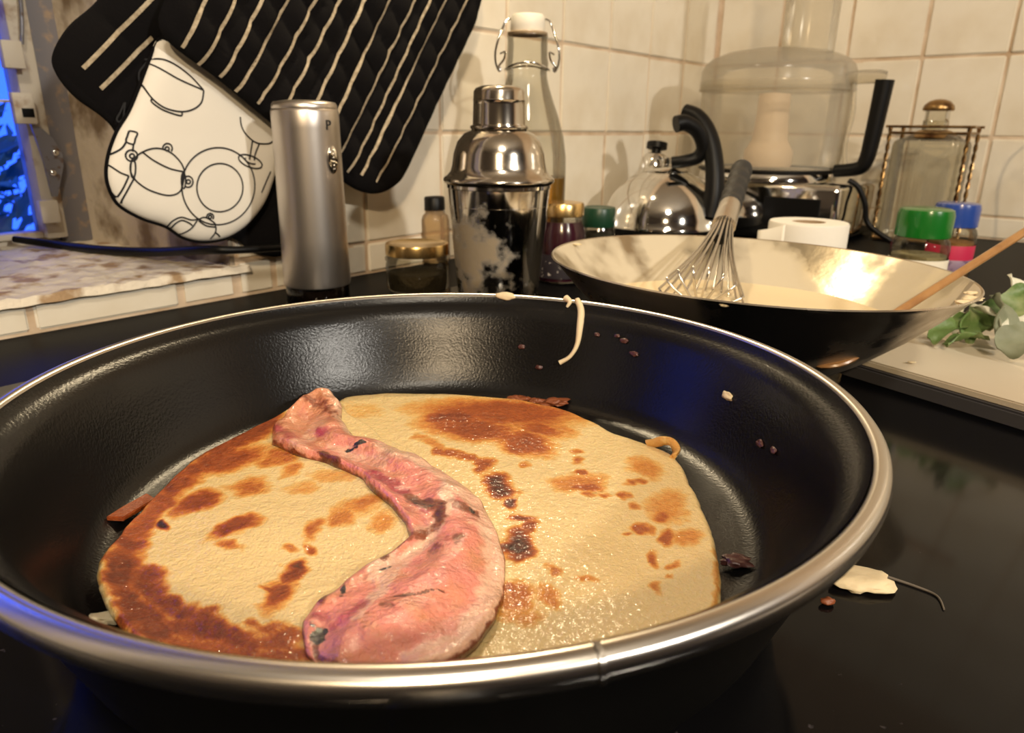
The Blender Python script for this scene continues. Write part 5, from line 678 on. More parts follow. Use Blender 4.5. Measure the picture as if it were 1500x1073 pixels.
for (px_, L_, w_, yaw, pit, cu_, m_, lb, ro_) in [
    ((0.27389, 0.44999, 0.017), .045, .006, .55, .25, .3, M_leaf, 'narrow green leaf trimming next to the mixing bowl', .3),
    ((0.29792, 0.46877, 0.018), .034, .007, .2, .10, .25, M_pale, 'short cream stalk end lying over a narrow green leaf', 0),
    ((0.29639, 0.45071, 0.018), .040, .008, 1.0, .45, .3, M_leaf, 'dark green leaf leaning up from the middle of the heap', .6),
    ((0.3261, 0.4931, 0.02), .038, .008, -.3, .35, .3, M_pale, 'white torn leaf base on top of the heap', .4),
    ((0.31367, 0.49252, 0.02), .040, .006, .9, .5, .2, M_pale, 'slim white leaf strip leaning towards the bowl', -.3),
    ((0.31008, 0.4414, 0.02), .040, .014, 1.2, .6, .35, M_grey, 'broad dull green leaf curling up at the board edge', .9),
    ((0.30219, 0.4185, 0.018), .034, .011, .5, .35, .4, M_grey, 'small dull leaf folded over at the front of the heap', .2),
    ((0.33757, 0.47858, 0.024), .036, .006, .4, .55, .2, M_leaf, 'bright green leaf tip sticking up out of the heap', .5),
    ((0.3194, 0.4437, 0.024), .030, .006, 2.1, .5, .2, M_pale, 'white papery shred standing among the green leaves', .2),
    ((0.31914, 0.47085, 0.022), .042, .009, .15, .75, .3, M_leaf, 'green leaf standing upright behind the heap', .8),
    ((0.3076, 0.4741, 0.02), .046, .007, .35, .30, .3, M_pale, 'long pale leaf strip stretched across the heap', .7),
    ((0.34726, 0.47903, 0.024), .036, .010, 1.4, .9, .3, M_pale, 'curled white leaf end at the far side of the heap', .4),
    ((0.27852, 0.44247, 0.017), .030, .005, .1, .15, .3, M_leaf, 'thin green peel under the cream stalk end', -.4)]:
    leaf(Vector(px_), L_, w_, yaw, pit, cu_, m_, lb, ro_)

# ------------------------------------------------------------------ pepper grinder
gr = empty('pepper_grinder', (-.166, .60, -.001), label='tall brushed steel electric pepper grinder marked P', cat='grinder')
gr.rotation_euler = (0, 0, math.radians(-15))
lathe('grinder_body', [(.0272, .020), (.0276, .022), (.0270, .06), (.0265, .11), (.0262, .145), (.0262, .157), (.0255, .1590), (.0252, .1592), (.0254, .160), (.0250, .1625), (.0235, .1642), (.015, .1655), (0, .1658)], M_satin, gr, 96)
lathe('pepper_window', [(.0255, .004), (.0262, .006), (.0262, .020), (.0255, .021)], glass('smoked_acrylic', (.35, .30, .26)), gr, 64)
lathe('peppercorns', [(0, .004), (.022, .004), (.0225, .017), (0, .0185)], mat('peppercorns', (.03, .02, .015), .7, bump=(400, 1, .003)), gr, 32)
lathe('grinder_base', [(0, 0), (.0265, 0), (.0272, .001), (.0272, .004), (.0255, .0045), (0, .0045)], M_blackpl, gr, 64)
def on_cyl(r, az, z): return Matrix.Translation((r * math.sin(az), -r * math.cos(az), z)) @ Matrix.Rotation(az, 4, 'Z') @ Matrix.Rotation(PI/2, 4, 'X')
text_mesh('letter', 'P', .0105, M_ink, gr, .0004, on_cyl(.0263, math.radians(70), .1470))
bm = bmesh.new(); seg_ = 32
prof_ = [(1, 0), (1, .0010), (.86, .0018), (.0, .0020)]
rings_ = [[bm.verts.new((.0052 * k * math.cos(2 * PI * i / seg_), .0105 * k * math.sin(2 * PI * i / seg_) if k else 0, h)) for i in range(seg_)] for k, h in prof_[:-1]]
for a, b_ in zip(rings_, rings_[1:]):
    for i in range(seg_): bm.faces.new((a[i], a[(i + 1) % seg_], b_[(i + 1) % seg_], b_[i]))
bm.faces.new(rings_[-1]); bmesh.ops.transform(bm, matrix=on_cyl(.0264, math.radians(74), .1215), verts=bm.verts)
btn = frombm('button', bm, M_chrome, gr)
for i in range(6):
    d_ = lathe('grip_dot', [(0, .0007), (.0006, .0005), (.0009, 0)], M_steel, None, 10); d_.data.transform(on_cyl(.0282, math.radians(74), .1145 + i * .0028)); d_.parent = btn

# ------------------------------------------------------------------ cocktail shaker
sh = empty('cocktail_shaker', (-.0125, .60, -.001), label='tarnished silver cocktail shaker with domed shoulder and cap', cat='shaker')
def tarnish():
    m = mat('tarnished_silver', (.60, .56, .50), .10, 1, bump=(30, .06, .001)); nt = m.node_tree; b = nt.nodes['Principled BSDF']
    tc = nt.nodes.new('ShaderNodeTexCoord'); n = nt.nodes.new('ShaderNodeTexNoise'); n.inputs['Scale'].default_value = 75; n.inputs['Detail'].default_value = 10
    nt.links.new(tc.outputs['Object'], n.inputs['Vector'])
    # the worn patch on one side of the body has a place of its own on the metal
    d = nt.nodes.new('ShaderNodeVectorMath'); d.operation = 'DISTANCE'; d.inputs[1].default_value = (-.027, -.030, .050); nt.links.new(tc.outputs['Object'], d.inputs[0])
    mr = nt.nodes.new('ShaderNodeMapRange'); mr.inputs[1].default_value = .014; mr.inputs[2].default_value = .050; mr.inputs[3].default_value = .22; mr.inputs[4].default_value = -.16; nt.links.new(d.outputs['Value'], mr.inputs[0])
    ad = nt.nodes.new('ShaderNodeMath'); nt.links.new(n.outputs[0], ad.inputs[0]); nt.links.new(mr.outputs[0], ad.inputs[1])
    st = nt.nodes.new('ShaderNodeMapRange'); st.inputs[1].default_value = .46; st.inputs[2].default_value = .68; nt.links.new(ad.outputs[0], st.inputs[0])
    mx = nt.nodes.new('ShaderNodeMix'); mx.data_type = 'RGBA'; mx.inputs[6].default_value = (.60, .56, .50, 1); mx.inputs[7].default_value = (.36, .29, .20, 1); nt.links.new(st.outputs[0], mx.inputs[0]); nt.links.new(mx.outputs[2], b.inputs['Base Color'])
    r = nt.nodes.new('ShaderNodeMapRange'); r.inputs[3].default_value = .10; r.inputs[4].default_value = .62; nt.links.new(st.outputs[0], r.inputs[0]); nt.links.new(r.outputs[0], b.inputs['Roughness'])
    k = nt.nodes.new('ShaderNodeMapRange'); k.inputs[3].default_value = 1; k.inputs[4].default_value = .35; nt.links.new(st.outputs[0], k.inputs[0]); nt.links.new(k.outputs[0], b.inputs['Metallic'])
    return m
M_tarn = tarnish()
bd_ = lathe('shaker_body', [(0, 0), (.031, 0), (.033, .0015), (.0355, .03), (.0392, .07), (.0415, .0985), (.0416, .1005), (.0423, .101), (.0423, .1035)], M_tarn, sh, 96)
lathe('engraved_band', [(.04035, .0868), (.0406, .0870), (.0406, .0874), (.0404, .0877)], M_silver, bd_, 96)
shd = lathe('shaker_shoulder', [(.0405, .1035), (.0440, .1045), (.0452, .1065), (.0446, .1085), (.0418, .1105), (.0392, .1135), (.0378, .1180), (.0365, .1270), (.0335, .1360), (.0280, .1425), (.0225, .1448), (.0205, .1462)], M_silver, sh, 96)
lathe('shaker_cap', [(.0225, .1455), (.0232, .1468), (.0228, .1483), (.0212, .1490), (.0210, .1500), (.0205, .1640), (.0204, .1665), (.0208, .1672), (.0204, .1680), (.0202, .1735), (.0185, .1760), (.0140, .1778), (0, .1785)], M_silver, sh, 96)

# ------------------------------------------------------------------ swing-top bottle
bt = empty('swing_top_bottle', (.0115, .78, -.001), label='clear swing-top glass bottle with white stopper and a little amber oil', cat='bottle')
lathe('bottle_glass', [(0, .001), (.038, .001), (.0415, .004), (.0425, .010), (.0425, .100), (.0420, .118), (.0390, .138), (.0330, .158), (.0265, .175), (.0225, .187), (.0205, .195), (.0200, .200), (.0210, .203), (.0215, .208), (.0205, .214), (.0200, .228), (.0205, .233), (.0195, .2365), (.016, .2365)], M_glass, bt, 64)
lathe('oil', [(0, .003), (.0400, .003), (.0412, .006), (.0416, .098), (.0, .098)], glass('amber_oil', (.93, .62, .16), haze=.35, hazecol=(.75, .40, .06)), bt, 48)
lathe('stopper', [(0, .2370), (.0165, .2370), (.0172, .239), (.0165, .2500), (.0150, .2525), (0, .2530)], M_cork, bt, 32)
lathe('rubber_seal', [(.016, .2335), (.0195, .2340), (.0200, .2360), (.0160, .2372)], mat('rubber_seal', (.50, .38, .26), .7), bt, 32)
for s in (-1, 1):
    tube('bail_wire', [(s * .010, 0, .2485), (s * .020, -.002, .2475), (s * .0245, -.004, .240), (s * .031, -.006, .222), (s * .0315, -.006, .209), (s * .028, -.005, .2005), (s * .0265, -.004, .204)], .0011, M_chrome, bt, 8)
    tube('bail_wire', [(s * .0265, -.004, .2165), (s * .022, -.010, .2175), (s * .0235, -.006, .211), (s * .0285, -.005, .2045), (s * .0265, -.004, .2005)], .0011, M_chrome, bt, 8)
tube('neck_wire', [(.0227 * math.cos(a), .0227 * math.sin(a), .2045 - .003 * math.cos(2 * a)) for a in [2 * PI * i / 36 for i in range(37)]], .0010, M_chrome, bt, 6, raw=True)

# ------------------------------------------------------------------ small jars by the wall
j1 = empty('glass_jar', (-0.08941, 0.665, -0.001), label='low glass jar with dull gold lid beside the cocktail shaker', cat='jar')
lathe('jar_glass', [(0, .001), (.026, .001), (.029, .004), (.0295, .022), (.0290, .027), (.0275, .030), (.0275, .034)], M_glass, j1, 48)
lathe('jar_contents', [(0, .003), (.0265, .003), (.0270, .018), (0, .019)], mat('dark_spice', (.06, .045, .02), .8, bump=(300, 1, .002)), j1, 32)
lathe('jar_neck_ring', [(.0280, .0290), (.0298, .0300), (.0298, .0320), (.0280, .0330)], M_glass, j1, 48)
lathe('lid', [(.0285, .0345), (.0293, .0350), (.0293, .0430), (.0286, .0450), (.0250, .0452), (.0240, .0445), (0, .0445)], M_gold, j1, 48)
j2 = empty('small_bottle', (-0.08897, 0.815, -0.001), label='tiny amber-tinted bottle with dark cap behind the low jar', cat='bottle')
lathe('bottle_glass', [(0, .001), (.015, .001), (.0165, .003), (.0165, .048), (.0150, .053), (.0105, .056), (.0100, .060)], glass('tinted_glass', (.80, .66, .45), haze=.25, hazecol=(.7, .5, .3)), j2, 32)
lathe('cap', [(.0105, .0585), (.0118, .0590), (.0118, .0720), (.0105, .0735), (0, .0737)], M_blackpl, j2, 32)
j3 = empty('jam_jar', (0.04715, 0.72, -0.001), label='small jar of purple jam with gold lid behind the cocktail shaker', cat='jar')
lathe('jar_glass', [(0, .001), (.022, .001), (.0245, .003), (.0250, .030), (.0245, .050), (.0215, .058), (.0205, .062), (.0205, .066)], M_glass, j3, 48)
lathe('jam', [(0, .003), (.0235, .003), (.0238, .049), (.0205, .057), (.0195, .060), (0, .060)], mat('purple_jam', (.045, .006, .020), .2, coat=.5), j3, 48)
lathe('lid', [(.0212, .0650), (.0220, .0655), (.0220, .0760), (.0210, .0778), (.0180, .0782), (0, .0778)], M_gold, j3, 48)
lathe('paper_label', [(.0251, .006), (.02515, .0065), (.02525, .0290), (.0252, .0295)], mat('dark_label', (.02, .015, .02), .5, noise_=(250, (.5, .45, .4), .66, .68)), j3, 48)
j4 = empty('spice_jar', (0.10005, 0.86, -0.001), label='squat jar with dark green ribbed lid beside the kettle', cat='jar')
lathe('jar_glass', [(0, .001), (.019, .001), (.0205, .003), (.0205, .034), (.018, .038), (.018, .042)], M_glass, j4, 40)
lathe('jar_contents', [(0, .003), (.0185, .003), (.0185, .030), (0, .031)], mat('dark_herbs', (.02, .02, .012), .8), j4, 32)
lathe('lid', [(.0195, .0370), (.0200, .0380), (.0200, .0575), (.0190, .0592), (.0150, .0595), (.0145, .0588), (0, .0588)], mat('dark_green_lid', (.008, .045, .022), .35), j4, 64, wob=lambda a, z: 1 + (.012 * math.sin(a * 32) if z < .057 else 0))

# ------------------------------------------------------------------ kettle
kt = empty('kettle', (.2035, 1.0, -.001), label='polished whistling kettle with black handle and whistle knob', cat='kettle')
lathe('kettle_body', [(0, 0), (.078, 0), (.080, .002), (.081, .019), (.0832, .021), (.0838, .0235), (.0820, .0260), (.0800, .036), (.0750, .051), (.0660, .066), (.0540, .079), (.0400, .0885), (.0300, .0925), (.0285, .0935)], M_chrome, kt, 96)
lathe('kettle_lid', [(.0300, .0928), (.0305, .0945), (.0285, .0965), (.0200, .1000), (.0080, .1015), (.0060, .1025), (.0060, .1090), (.0080, .1110), (0, .112)], M_chrome, kt, 48)
K0 = Vector((.2035, 1.0, -.001))
spd = (Vector((0.19684, 1.03, 0.10004)) - Vector((0.16474, 1.0, 0.05627)))
s0 = Vector((0.17517, 1.0, 0.03993)) - K0; s1_ = Vector((0.19153, 1.02, 0.09594)) - K0
spt = tube('spout', [s0, s0 + (s1_ - s0) * .5, s1_], lambda t: .042 - .027 * t, M_chrome, kt, 28)
wd = (s1_ - s0).normalized(); wd = (wd + Vector((-.1, 0, .6))).normalized()
tube('whistle', [s1_ - wd * .004, s1_ + wd * .008, s1_ + wd * .017], lambda t: .0205 - .007 * t * t, M_chrome, spt, 24)
tube('whistle_knob', [s1_ + wd * .015, s1_ + wd * .024, s1_ + wd * .0265, s1_ + wd * .033], lambda t: .0065 + (.0075 if t > .45 else 0), M_blackpl, spt, 20)
hp = [Vector((0.2547, 0.945, 0.03816)), Vector((0.25795, 0.948, 0.06649)), Vector((0.25771, 0.955, 0.09587)), Vector((0.2539, 0.965, 0.12496)), Vector((0.24635, 0.975, 0.14735)), Vector((0.23503, 0.985, 0.16232)), Vector((0.22171, 0.995, 0.16819))]
hdl = tube('handle', [p - K0 for p in hp], lambda t: .0145 - .004 * t, M_blackpl, kt, 16, 8, flat=(1, .9))
hp2 = [Vector((0.20297, 0.955, 0.15181)), Vector((0.21555, 0.958, 0.1536)), Vector((0.23296, 0.962, 0.14393)), Vector((0.2425, 0.965, 0.12483)), Vector((0.2374, 0.968, 0.112)), Vector((0.22151, 0.97, 0.10662)), Vector((0.20584, 0.975, 0.10449))]
tube('handle_grip', [p - K0 for p in hp2], lambda t: .0105 - .003 * t, M_blackpl, hdl, 16, 8)

# ------------------------------------------------------------------ food processor
fp = empty('food_processor', W(-.18, .18, -.001), label='food processor with cloudy plastic bowl, feed tube and chrome base', cat='food processor')
def fl(a, b, z): v = W(a, b, z) - W(-.18, .18, -.001); return v
FR = Matrix(((E1.x, E2.x, 0, 0), (E1.y, E2.y, 0, 0), (0, 0, 1, 0), (0, 0, 0, 1)))
box('base', (-.085, -.100, .004), (.12, .132, .080), M_chrome, fp, .008, 3, rot=FR)
box('control_panel', (-.0865, .035, .028), (-.0845, .110, .062), M_blackpl, fp, .0008, 1, rot=FR)
for (u, v) in ((-.07, -.08), (-.07, .11), (.1, -.08), (.1, .11)):
    q = FR @ Vector((u, v, 0)); lathe('foot', [(0, 0), (.010, 0), (.011, .005), (0, .006)], M_blackpl, fp, 16, off=(q.x, q.y))
lathe('collar', [(.094, .078), (.096, .080), (.095, .090), (.090, .0935)], M_chrome, fp, 64)
lathe('bowl', [(.0, .0935), (.090, .0935), (.0955, .096), (.1000, .120), (.1015, .195), (.1020, .212)], M_cloud, fp, 80)
lathe('bowl_base_ring', [(.0925, .0915), (.0965, .0925), (.0965, .0950), (.0925, .0958)], M_blackpl, fp, 80)
lathe('lid', [(.1030, .200), (.1045, .2015), (.1045, .2120), (.1035, .2140), (.1035, .2240), (.1000, .2330), (.0900, .2415), (.0700, .2490), (.0350, .2545), (0, .2555)], M_cloud, fp, 80)
lathe('lid_band', [(.1038, .1985), (.1052, .1990), (.1052, .2020), (.1038, .2025)], M_cloud, fp, 80)
lathe('blade_hub', [(.032, .097), (.034, .100), (.034, .118), (.029, .126), (.025, .134), (.0225, .160), (.0215, .196), (0, .198)], mat('cream_plastic', (.74, .58, .42), .5), fp, 40)
q = FR @ Vector((-.02, .045, 0))
lathe('feed_tube', [(.031, .238), (.0315, .250), (.033, .40), (.0345, .402), (.0345, .406), (.031, .406)], M_cloud, fp, 40, off=(q.x, q.y), sx=1.05)
hg = [FR @ Vector((-.012, v, z)) for v, z in ((.100, .208), (.130, .2085), (.145, .210), (.1435, .180), (.141, .140), (.138, .112), (.130, .100), (.100, .095))]
tube('handle_shell', [FR @ Vector((-.012, v, z)) for v, z in ((.098, .212), (.115, .214), (.135, .214), (.145, .212))], .006, M_cloud, fp, 12, flat=(1, 1.6))
tube('handle', hg[2:], lambda t: .0115 - .003 * t, M_blackpl, fp, 14, 8, flat=(1.1, 1))
tube('handle_inner', [FR @ Vector((-.012, v, z)) for v, z in ((.108, .207), (.112, .170), (.108, .130), (.112, .104))], .003, M_cloud, fp, 8)
tag(tube('power_cord', [(0.44567, 0.98662, 0.08394), (0.45807, 0.9828, 0.07553), (0.46934, 0.97992, 0.05457), (0.47809, 0.97914, 0.02769), W(-.19, .368, .006), W(-.17, .372, .003), W(-.145, .372, .003)], .0036, M_blackpl, None, 8), 'black power cord hanging beside the food processor base', 'cord')

# ------------------------------------------------------------------ paper roll
pr = empty('paper_roll', (0.28425, 0.7, -0.001), label='white paper roll standing between mixing bowl and food processor', cat='paper roll')
M_paper = mat('white_tissue', (.80, .76, .68), .9, bump=(120, .3, .001))
lathe('paper', [(.016, .002), (.036, .002), (.0365, .004), (.0365, .0625), (.0355, .0645), (.0155, .0645), (.0155, .002)], M_paper, pr, 48)
lathe('core', [(.0154, .0015), (.0154, .0640), (.0148, .0640), (.0148, .0015)], mat('cardboard', (.38, .27, .16), .9), pr, 32)
bm = bmesh.new(); r1 = [];
for i in range(9):
    t = i / 8; a = math.radians(215 - 35 * t); r = .037 + .011 * t * t
    r1.append((bm.verts.new((r * math.cos(a), r * math.sin(a), .004)), bm.verts.new((r * math.cos(a), r * math.sin(a), .0635 - .008 * t))))
for a, b_ in zip(r1, r1[1:]): bm.faces.new((a[0], b_[0], b_[1], a[1]))
sh_ = frombm('loose_sheet', bm, M_paper, pr); sm = sh_.modifiers.new('thickness', 'SOLIDIFY'); sm.thickness = .0006

# ------------------------------------------------------------------ spice jars
def spice(loc, r, h, capc, label, body, labelmat):
    o = empty('spice_jar', loc, label=label, cat='jar')
    lathe('jar_glass', [(0, .001), (r * .9, .001), (r, .004), (r, h * .60), (r * .93, h * .66), (r * .82, h * .69), (r * .82, h * .72)], M_glass, o, 48)
    lathe('spice', [(0, .003), (r * .92, .003), (r * .93, h * .50), (0, h * .52)], body, o, 40)
    lathe('paper_label', [(r * 1.005, h * .12), (r * 1.01, h * .125), (r * 1.01, h * .46), (r * 1.005, h * .465)], labelmat, o, 48)
    lathe('cap', [(r * .88, h * .69), (r * .94, h * .70), (r * .95, h * .93), (r * .90, h * .985), (r * .78, h), (0, h)], capc, o, 64)
    return o
spice((0.37316, 0.66, -0.001), .0245, .0825, mat('green_cap', (.006, .13, .012), .25, coat=.4), 'clear spice jar with bright green cap behind the mixing bowl', mat('dried_herbs', (.30, .26, .14), .9, bump=(300, 1, .002)), mat('cream_label', (.75, .70, .58), .6))
spice((0.46122, 0.76, -0.001), .0225, .0785, mat('blue_cap', (.02, .06, .30), .25, coat=.4), 'brown spice jar with blue cap and red label behind the green one', mat('ground_spice', (.30, .15, .05), .9, bump=(300, 1, .002)), mat('red_label', (.50, .015, .07), .5))
j_ = [o for o in COL.objects if o.name.startswith('spice_jar') and 'blue cap' in o.get('label', '')][0]
lathe('lower_label', [(.02285, .0095), (.0230, .0098), (.0230, .0215), (.02285, .0218)], mat('lilac_label', (.26, .18, .26), .5, noise_=(120, (.10, .05, .12), .5, .6)), j_, 48)

# ------------------------------------------------------------------ glass dispenser in twisted wire frame
dc = empty('glass_dispenser', W(-.095, .3735, -.001), label='ribbed square glass decanter in a twisted brass wire stand with domed stopper', cat='decanter')
def loc3(u, v, z): return FR @ Vector((u, v, z))
hw, hdp = .047, .036                                                    # half width (b), half depth (a)
# ribbed square glass with rounded corners
bm = bmesh.new(); rg = []
def sq(n, w1, w2, rib_):
    out = []
    for i in range(n):
        a = 2 * PI * i / n; c_, s_ = math.cos(a), math.sin(a); k = (abs(c_) ** 8 + abs(s_) ** 8) ** (-1 / 8)
        kk = k * (1 + rib_ * math.sin(a * 60)); out.append((w2 * c_ * kk, w1 * s_ * kk))
    return out
for z, s_, rb_ in ((.006, .90, 0), (.010, .93, .014), (.130, .93, .014), (.135, .90, 0), (.141, .66, 0), (.146, .36, 0), (.150, .30, 0), (.162, .30, 0)):
    rg.append([bm.verts.new(FR @ Vector((u, v, z))) for u, v in sq(240, hw * s_, (hdp if s_ > .5 else hw) * s_, rb_)])
for a, b_ in zip(rg, rg[1:]):
    for i in range(240): bm.faces.new((a[i], a[(i + 1) % 240], b_[(i + 1) % 240], b_[i]))
bm.faces.new(rg[0][::-1])
frombm('ribbed_glass', bm, glass('ribbed_glass', (.86, .83, .72), haze=.20, hazecol=(.60, .55, .44), rough=.12), dc)
lathe('stopper_neck', [(.0145, .150), (.0155, .153), (.0150, .172), (.0165, .175)], M_glass, dc, 32)
lathe('stopper', [(0, .1745), (.0185, .1745), (.0195, .1765), (.0180, .1815), (.0130, .1865), (.0060, .1890), (0, .1895)], M_brass, dc, 40)
def twist(p0, p1, name='twisted_post'):
    bm = bmesh.new(); p0 = Vector(p0); p1 = Vector(p1); n = 60
    for ph in (0, PI):
        tube_bm(bm, [p0.lerp(p1, i / n) + Vector((math.cos(ph + i * .62), math.sin(ph + i * .62), 0)) * .0014 for i in range(n + 1)], .0015, 6, raw=True)
    return frombm(name, bm, M_brass, dc)
for u in (-hdp, hdp):
    for v in (-hw, hw): twist(loc3(u, v, .004), loc3(u, v, .152))
for z, ex in ((.146, .001), (.154, .006), (.004, .001)):
    for u in (-hdp, hdp): tube('frame_bar', [loc3(u, -hw - ex, z), loc3(u, hw + ex, z)], .0017, M_brass, dc, 8, 2)
    for v in (-hw, hw): tube('frame_bar', [loc3(-hdp - ex, v, z), loc3(hdp + ex, v, z)], .0017, M_brass, dc, 8, 2)
lathe('neck_collar', [(.030, .1390), (.031, .1405), (.024, .1470), (.0175, .1500), (.0165, .1490)], M_brass, dc, 40)
box('frame_floor', (-hdp, -hw, .001), (hdp, hw, .004), M_brass, dc, .0006, 1, rot=FR)
# neighbouring wire stand just at the picture edge
ws = empty('wire_stand', W(-.10, .535, -.001), label='curved dark brass wire stand next to the decanter', cat='stand')
def lo2(u, v, z): return FR @ Vector((u, v, z))
for v in (-.034, .034):
    tube('side_wire', [lo2(0, v * .75, .002), lo2(0, v * 1.0, .07), lo2(0, v * 1.18, .115), lo2(0, v * 1.0, .150), lo2(0, v * .4, .175)], .0016, M_brass, ws, 8)
tube('base_ring', [lo2(.026 * math.cos(a), .026 * math.sin(a), .002) for a in [2 * PI * i / 24 for i in range(25)]], .0016, M_brass, ws, 8, raw=True)
tube('top_ring', [lo2(.0136 * math.cos(a), .0136 * math.sin(a), .175) for a in [2 * PI * i / 24 for i in range(25)]], .0016, M_brass, ws, 8, raw=True)

# ------------------------------------------------------------------ oven gloves hanging on the window side
def pad_shape(outline, b0, T, quilt=None):
    P = np.array(outline); c = P.mean(0)
    # densify + smooth the outline
    Q = []
    for i in range(len(P)):
        p0, p1, p2, p3 = P[i - 1], P[i], P[(i + 1) % len(P)], P[(i + 2) % len(P)]
        for t in np.linspace(0, 1, 10, endpoint=False):
            Q.append(.5 * ((2 * p1) + (p2 - p0) * t + (2 * p0 - 5 * p1 + 4 * p2 - p3) * t * t + (3 * p1 - p0 - 3 * p2 + p3) * t ** 3))
    Q = np.array(Q) - c; th_ = np.arctan2(Q[:, 1], Q[:, 0]); r = np.hypot(Q[:, 0], Q[:, 1]); o = np.argsort(th_); th_, r = th_[o], r[o]
    t2 = np.concatenate([th_ - 2 * PI, th_, th_ + 2 * PI]); r2 = np.concatenate([r, r, r])
    def R(t): return float(np.interp(t, t2, r2))
    def h(a, z):
        dx, dz = a - c[0], z - c[1]; rho = min(1, math.hypot(dx, dz) / R(math.atan2(dz, dx)))
        v = T * (1 - rho ** 7) ** .5
        if quilt:
            u1 = (dx * quilt[1] + dz * quilt[2]) / quilt[0]; u2 = (dx * quilt[1] - dz * quilt[2]) / quilt[0]
            v *= .62 + .38 * (abs(math.sin(u1 * PI)) * abs(math.sin(u2 * PI))) ** .45
        else: v *= 1 + .10 * noise.noise(Vector((a * 22, z * 22, 3)))
        return b0 + v
    return c, R, h
def pad(name, outline, b0, T, m, parent, quilt=None, nr=60, ns_=220):
    c, R, h = pad_shape(outline, b0, T, quilt); V = []; F = []
    for side in (0, 1):
        o_ = len(V); V.append(W(c[0], h(*c) if side == 0 else b0 - .002, c[1]))
        for j in range(1, nr + 1):
            for i in range(ns_):
                t = -PI + 2 * PI * i / ns_; r = R(t) * (j / nr) ** .8; a, z = c[0] + r * math.cos(t), c[1] + r * math.sin(t)
                V.append(W(a, h(a, z) if side == 0 else b0 - .002 * (1 - (j / nr) ** 8), z))
        for i in range(ns_): F.append((o_, o_ + 1 + i, o_ + 1 + (i + 1) % ns_))
        for j in range(nr - 1):
            q = o_ + 1 + j * ns_
            for i in range(ns_): k = (i + 1) % ns_; F.append((q + i, q + ns_ + i, q + ns_ + k, q + k))
        if side: nr = nr
    n1 = 1 + nr * ns_
    for i in range(ns_): k = (i + 1) % ns_; a = 1 + (nr - 1) * ns_; F.append((a + i, n1 + a + i, n1 + a + k, a + k))
    bm = bmesh.new(); vs = [bm.verts.new(p) for p in V]
    for f in F: bm.faces.new([vs[i] for i in f])
    off = parent.matrix_basis.translation
    bmesh.ops.translate(bm, vec=-off, verts=bm.verts)
    return frombm(name, bm, m, parent, True, 60), h
def ribbon(name, pts, width, h, m, parent, off, lift=.0006, n=10, root=None):
    P = [Vector((p[0], p[1], 0)) for p in pts]; Q = smooth_path(P, n) if len(P) > 2 else [P[0].lerp(P[1], i / 30) for i in range(31)]
    bm = bmesh.new(); prev = None
    for i, p in enumerate(Q):
        t = (Q[min(i + 1, len(Q) - 1)] - Q[max(i - 1, 0)]); t = t.normalized() if t.length > 0 else Vector((1, 0, 0)); nn = Vector((-t.y, t.x, 0)) * width / 2
        a, b_ = p + nn, p - nn
        top = [bm.verts.new(W(q.x, h(q.x, q.y) + lift, q.y) - off) for q in (a, p, b_)]
        if prev:
            bm.faces.new((prev[0], prev[1], top[1], top[0])); bm.faces.new((prev[1], prev[2], top[2], top[1]))
        prev = top
    o = frombm(name, bm, m, parent, True, 80)
    return o
BA, BB, BC = .036, .004, .015
og = empty('oven_glove', W(-.80, BA, .28), label='black quilted oven glove with cream pinstripes hanging in front of the wall', cat='oven glove')
FO = [(-0.98297, 0.208), (-0.94282, 0.17849), (-0.89858, 0.14582), (-0.85387, 0.11326), (-0.82898, 0.09547), (-0.80974, 0.08635), (-0.78906, 0.08386), (-0.76871, 0.08992), (-0.75178, 0.105), (-0.70804, 0.16918), (-0.65664, 0.24054), (-0.64608, 0.26095), (-0.63968, 0.29037), (-0.65569, 0.3367), (-0.73655, 0.35943), (-0.83339, 0.34724), (-0.90973, 0.31186), (-0.95188, 0.27306), (-0.97157, 0.23947)]
fpad, fh = pad('quilted_pad', FO, BA, .013, M_cloth, og, quilt=(.026, .80, .60))
SL = [[(-0.97116, 0.1988), (-0.93765, 0.25426)], [(-0.95851, 0.18806), (-0.91123, 0.26223)], [(-0.94368, 0.18029), (-0.88617, 0.26908)], [(-0.93121, 0.17049), (-0.85661, 0.27733)], [(-0.91495, 0.16188), (-0.82724, 0.28525)], [(-0.89922, 0.15173), (-0.7984, 0.29365)], [(-0.88088, 0.13885), (-0.76748, 0.30337)], [(-0.86143, 0.12518), (-0.73571, 0.31352)], [(-0.84503, 0.11316), (-0.70001, 0.32387)], [(-0.83128, 0.10553), (-0.6784, 0.33024)], [(-0.81663, 0.10251), (-0.65323, 0.3357)], [(-0.79923, 0.09552), (-0.61794, 0.34437)]]
for p0, p1 in SL: ribbon('pinstripe', [p0, p1], .0026, fh, M_stripe, og, og.matrix_basis.translation, .0013)
og2 = empty('oven_glove', W(-.95, BB, .30), label='black oven glove end with white printed lining, hanging behind the striped glove', cat='oven glove')
BO2 = [(-1.04555, 0.19106), (-1.04595, 0.17885), (-1.03636, 0.16324), (-1.01491, 0.14413), (-1.0026, 0.11148), (-0.97076, 0.06988), (-0.92769, 0.05142), (-0.90956, 0.03734), (-0.88453, 0.03053), (-0.86325, 0.03818), (-0.84851, 0.07492), (-0.85386, 0.13602), (-0.87469, 0.20287), (-0.88081, 0.26446), (-0.90662, 0.29871), (-0.95028, 0.29475), (-0.98768, 0.25759), (-1.01083, 0.2283), (-1.03256, 0.20945)]
bpad, bh = pad('black_pad', BO2, BB, .008, M_cloth, og2, quilt=(.05, .7, .7))
for p0, p1 in [[(-1.0299, 0.18239), (-0.97237, 0.23557)], [(-1.0202, 0.16931), (-0.97809, 0.20685)]]: ribbon('pinstripe', [p0, p1], .0030, bh, M_stripe, og2, og2.matrix_basis.translation)
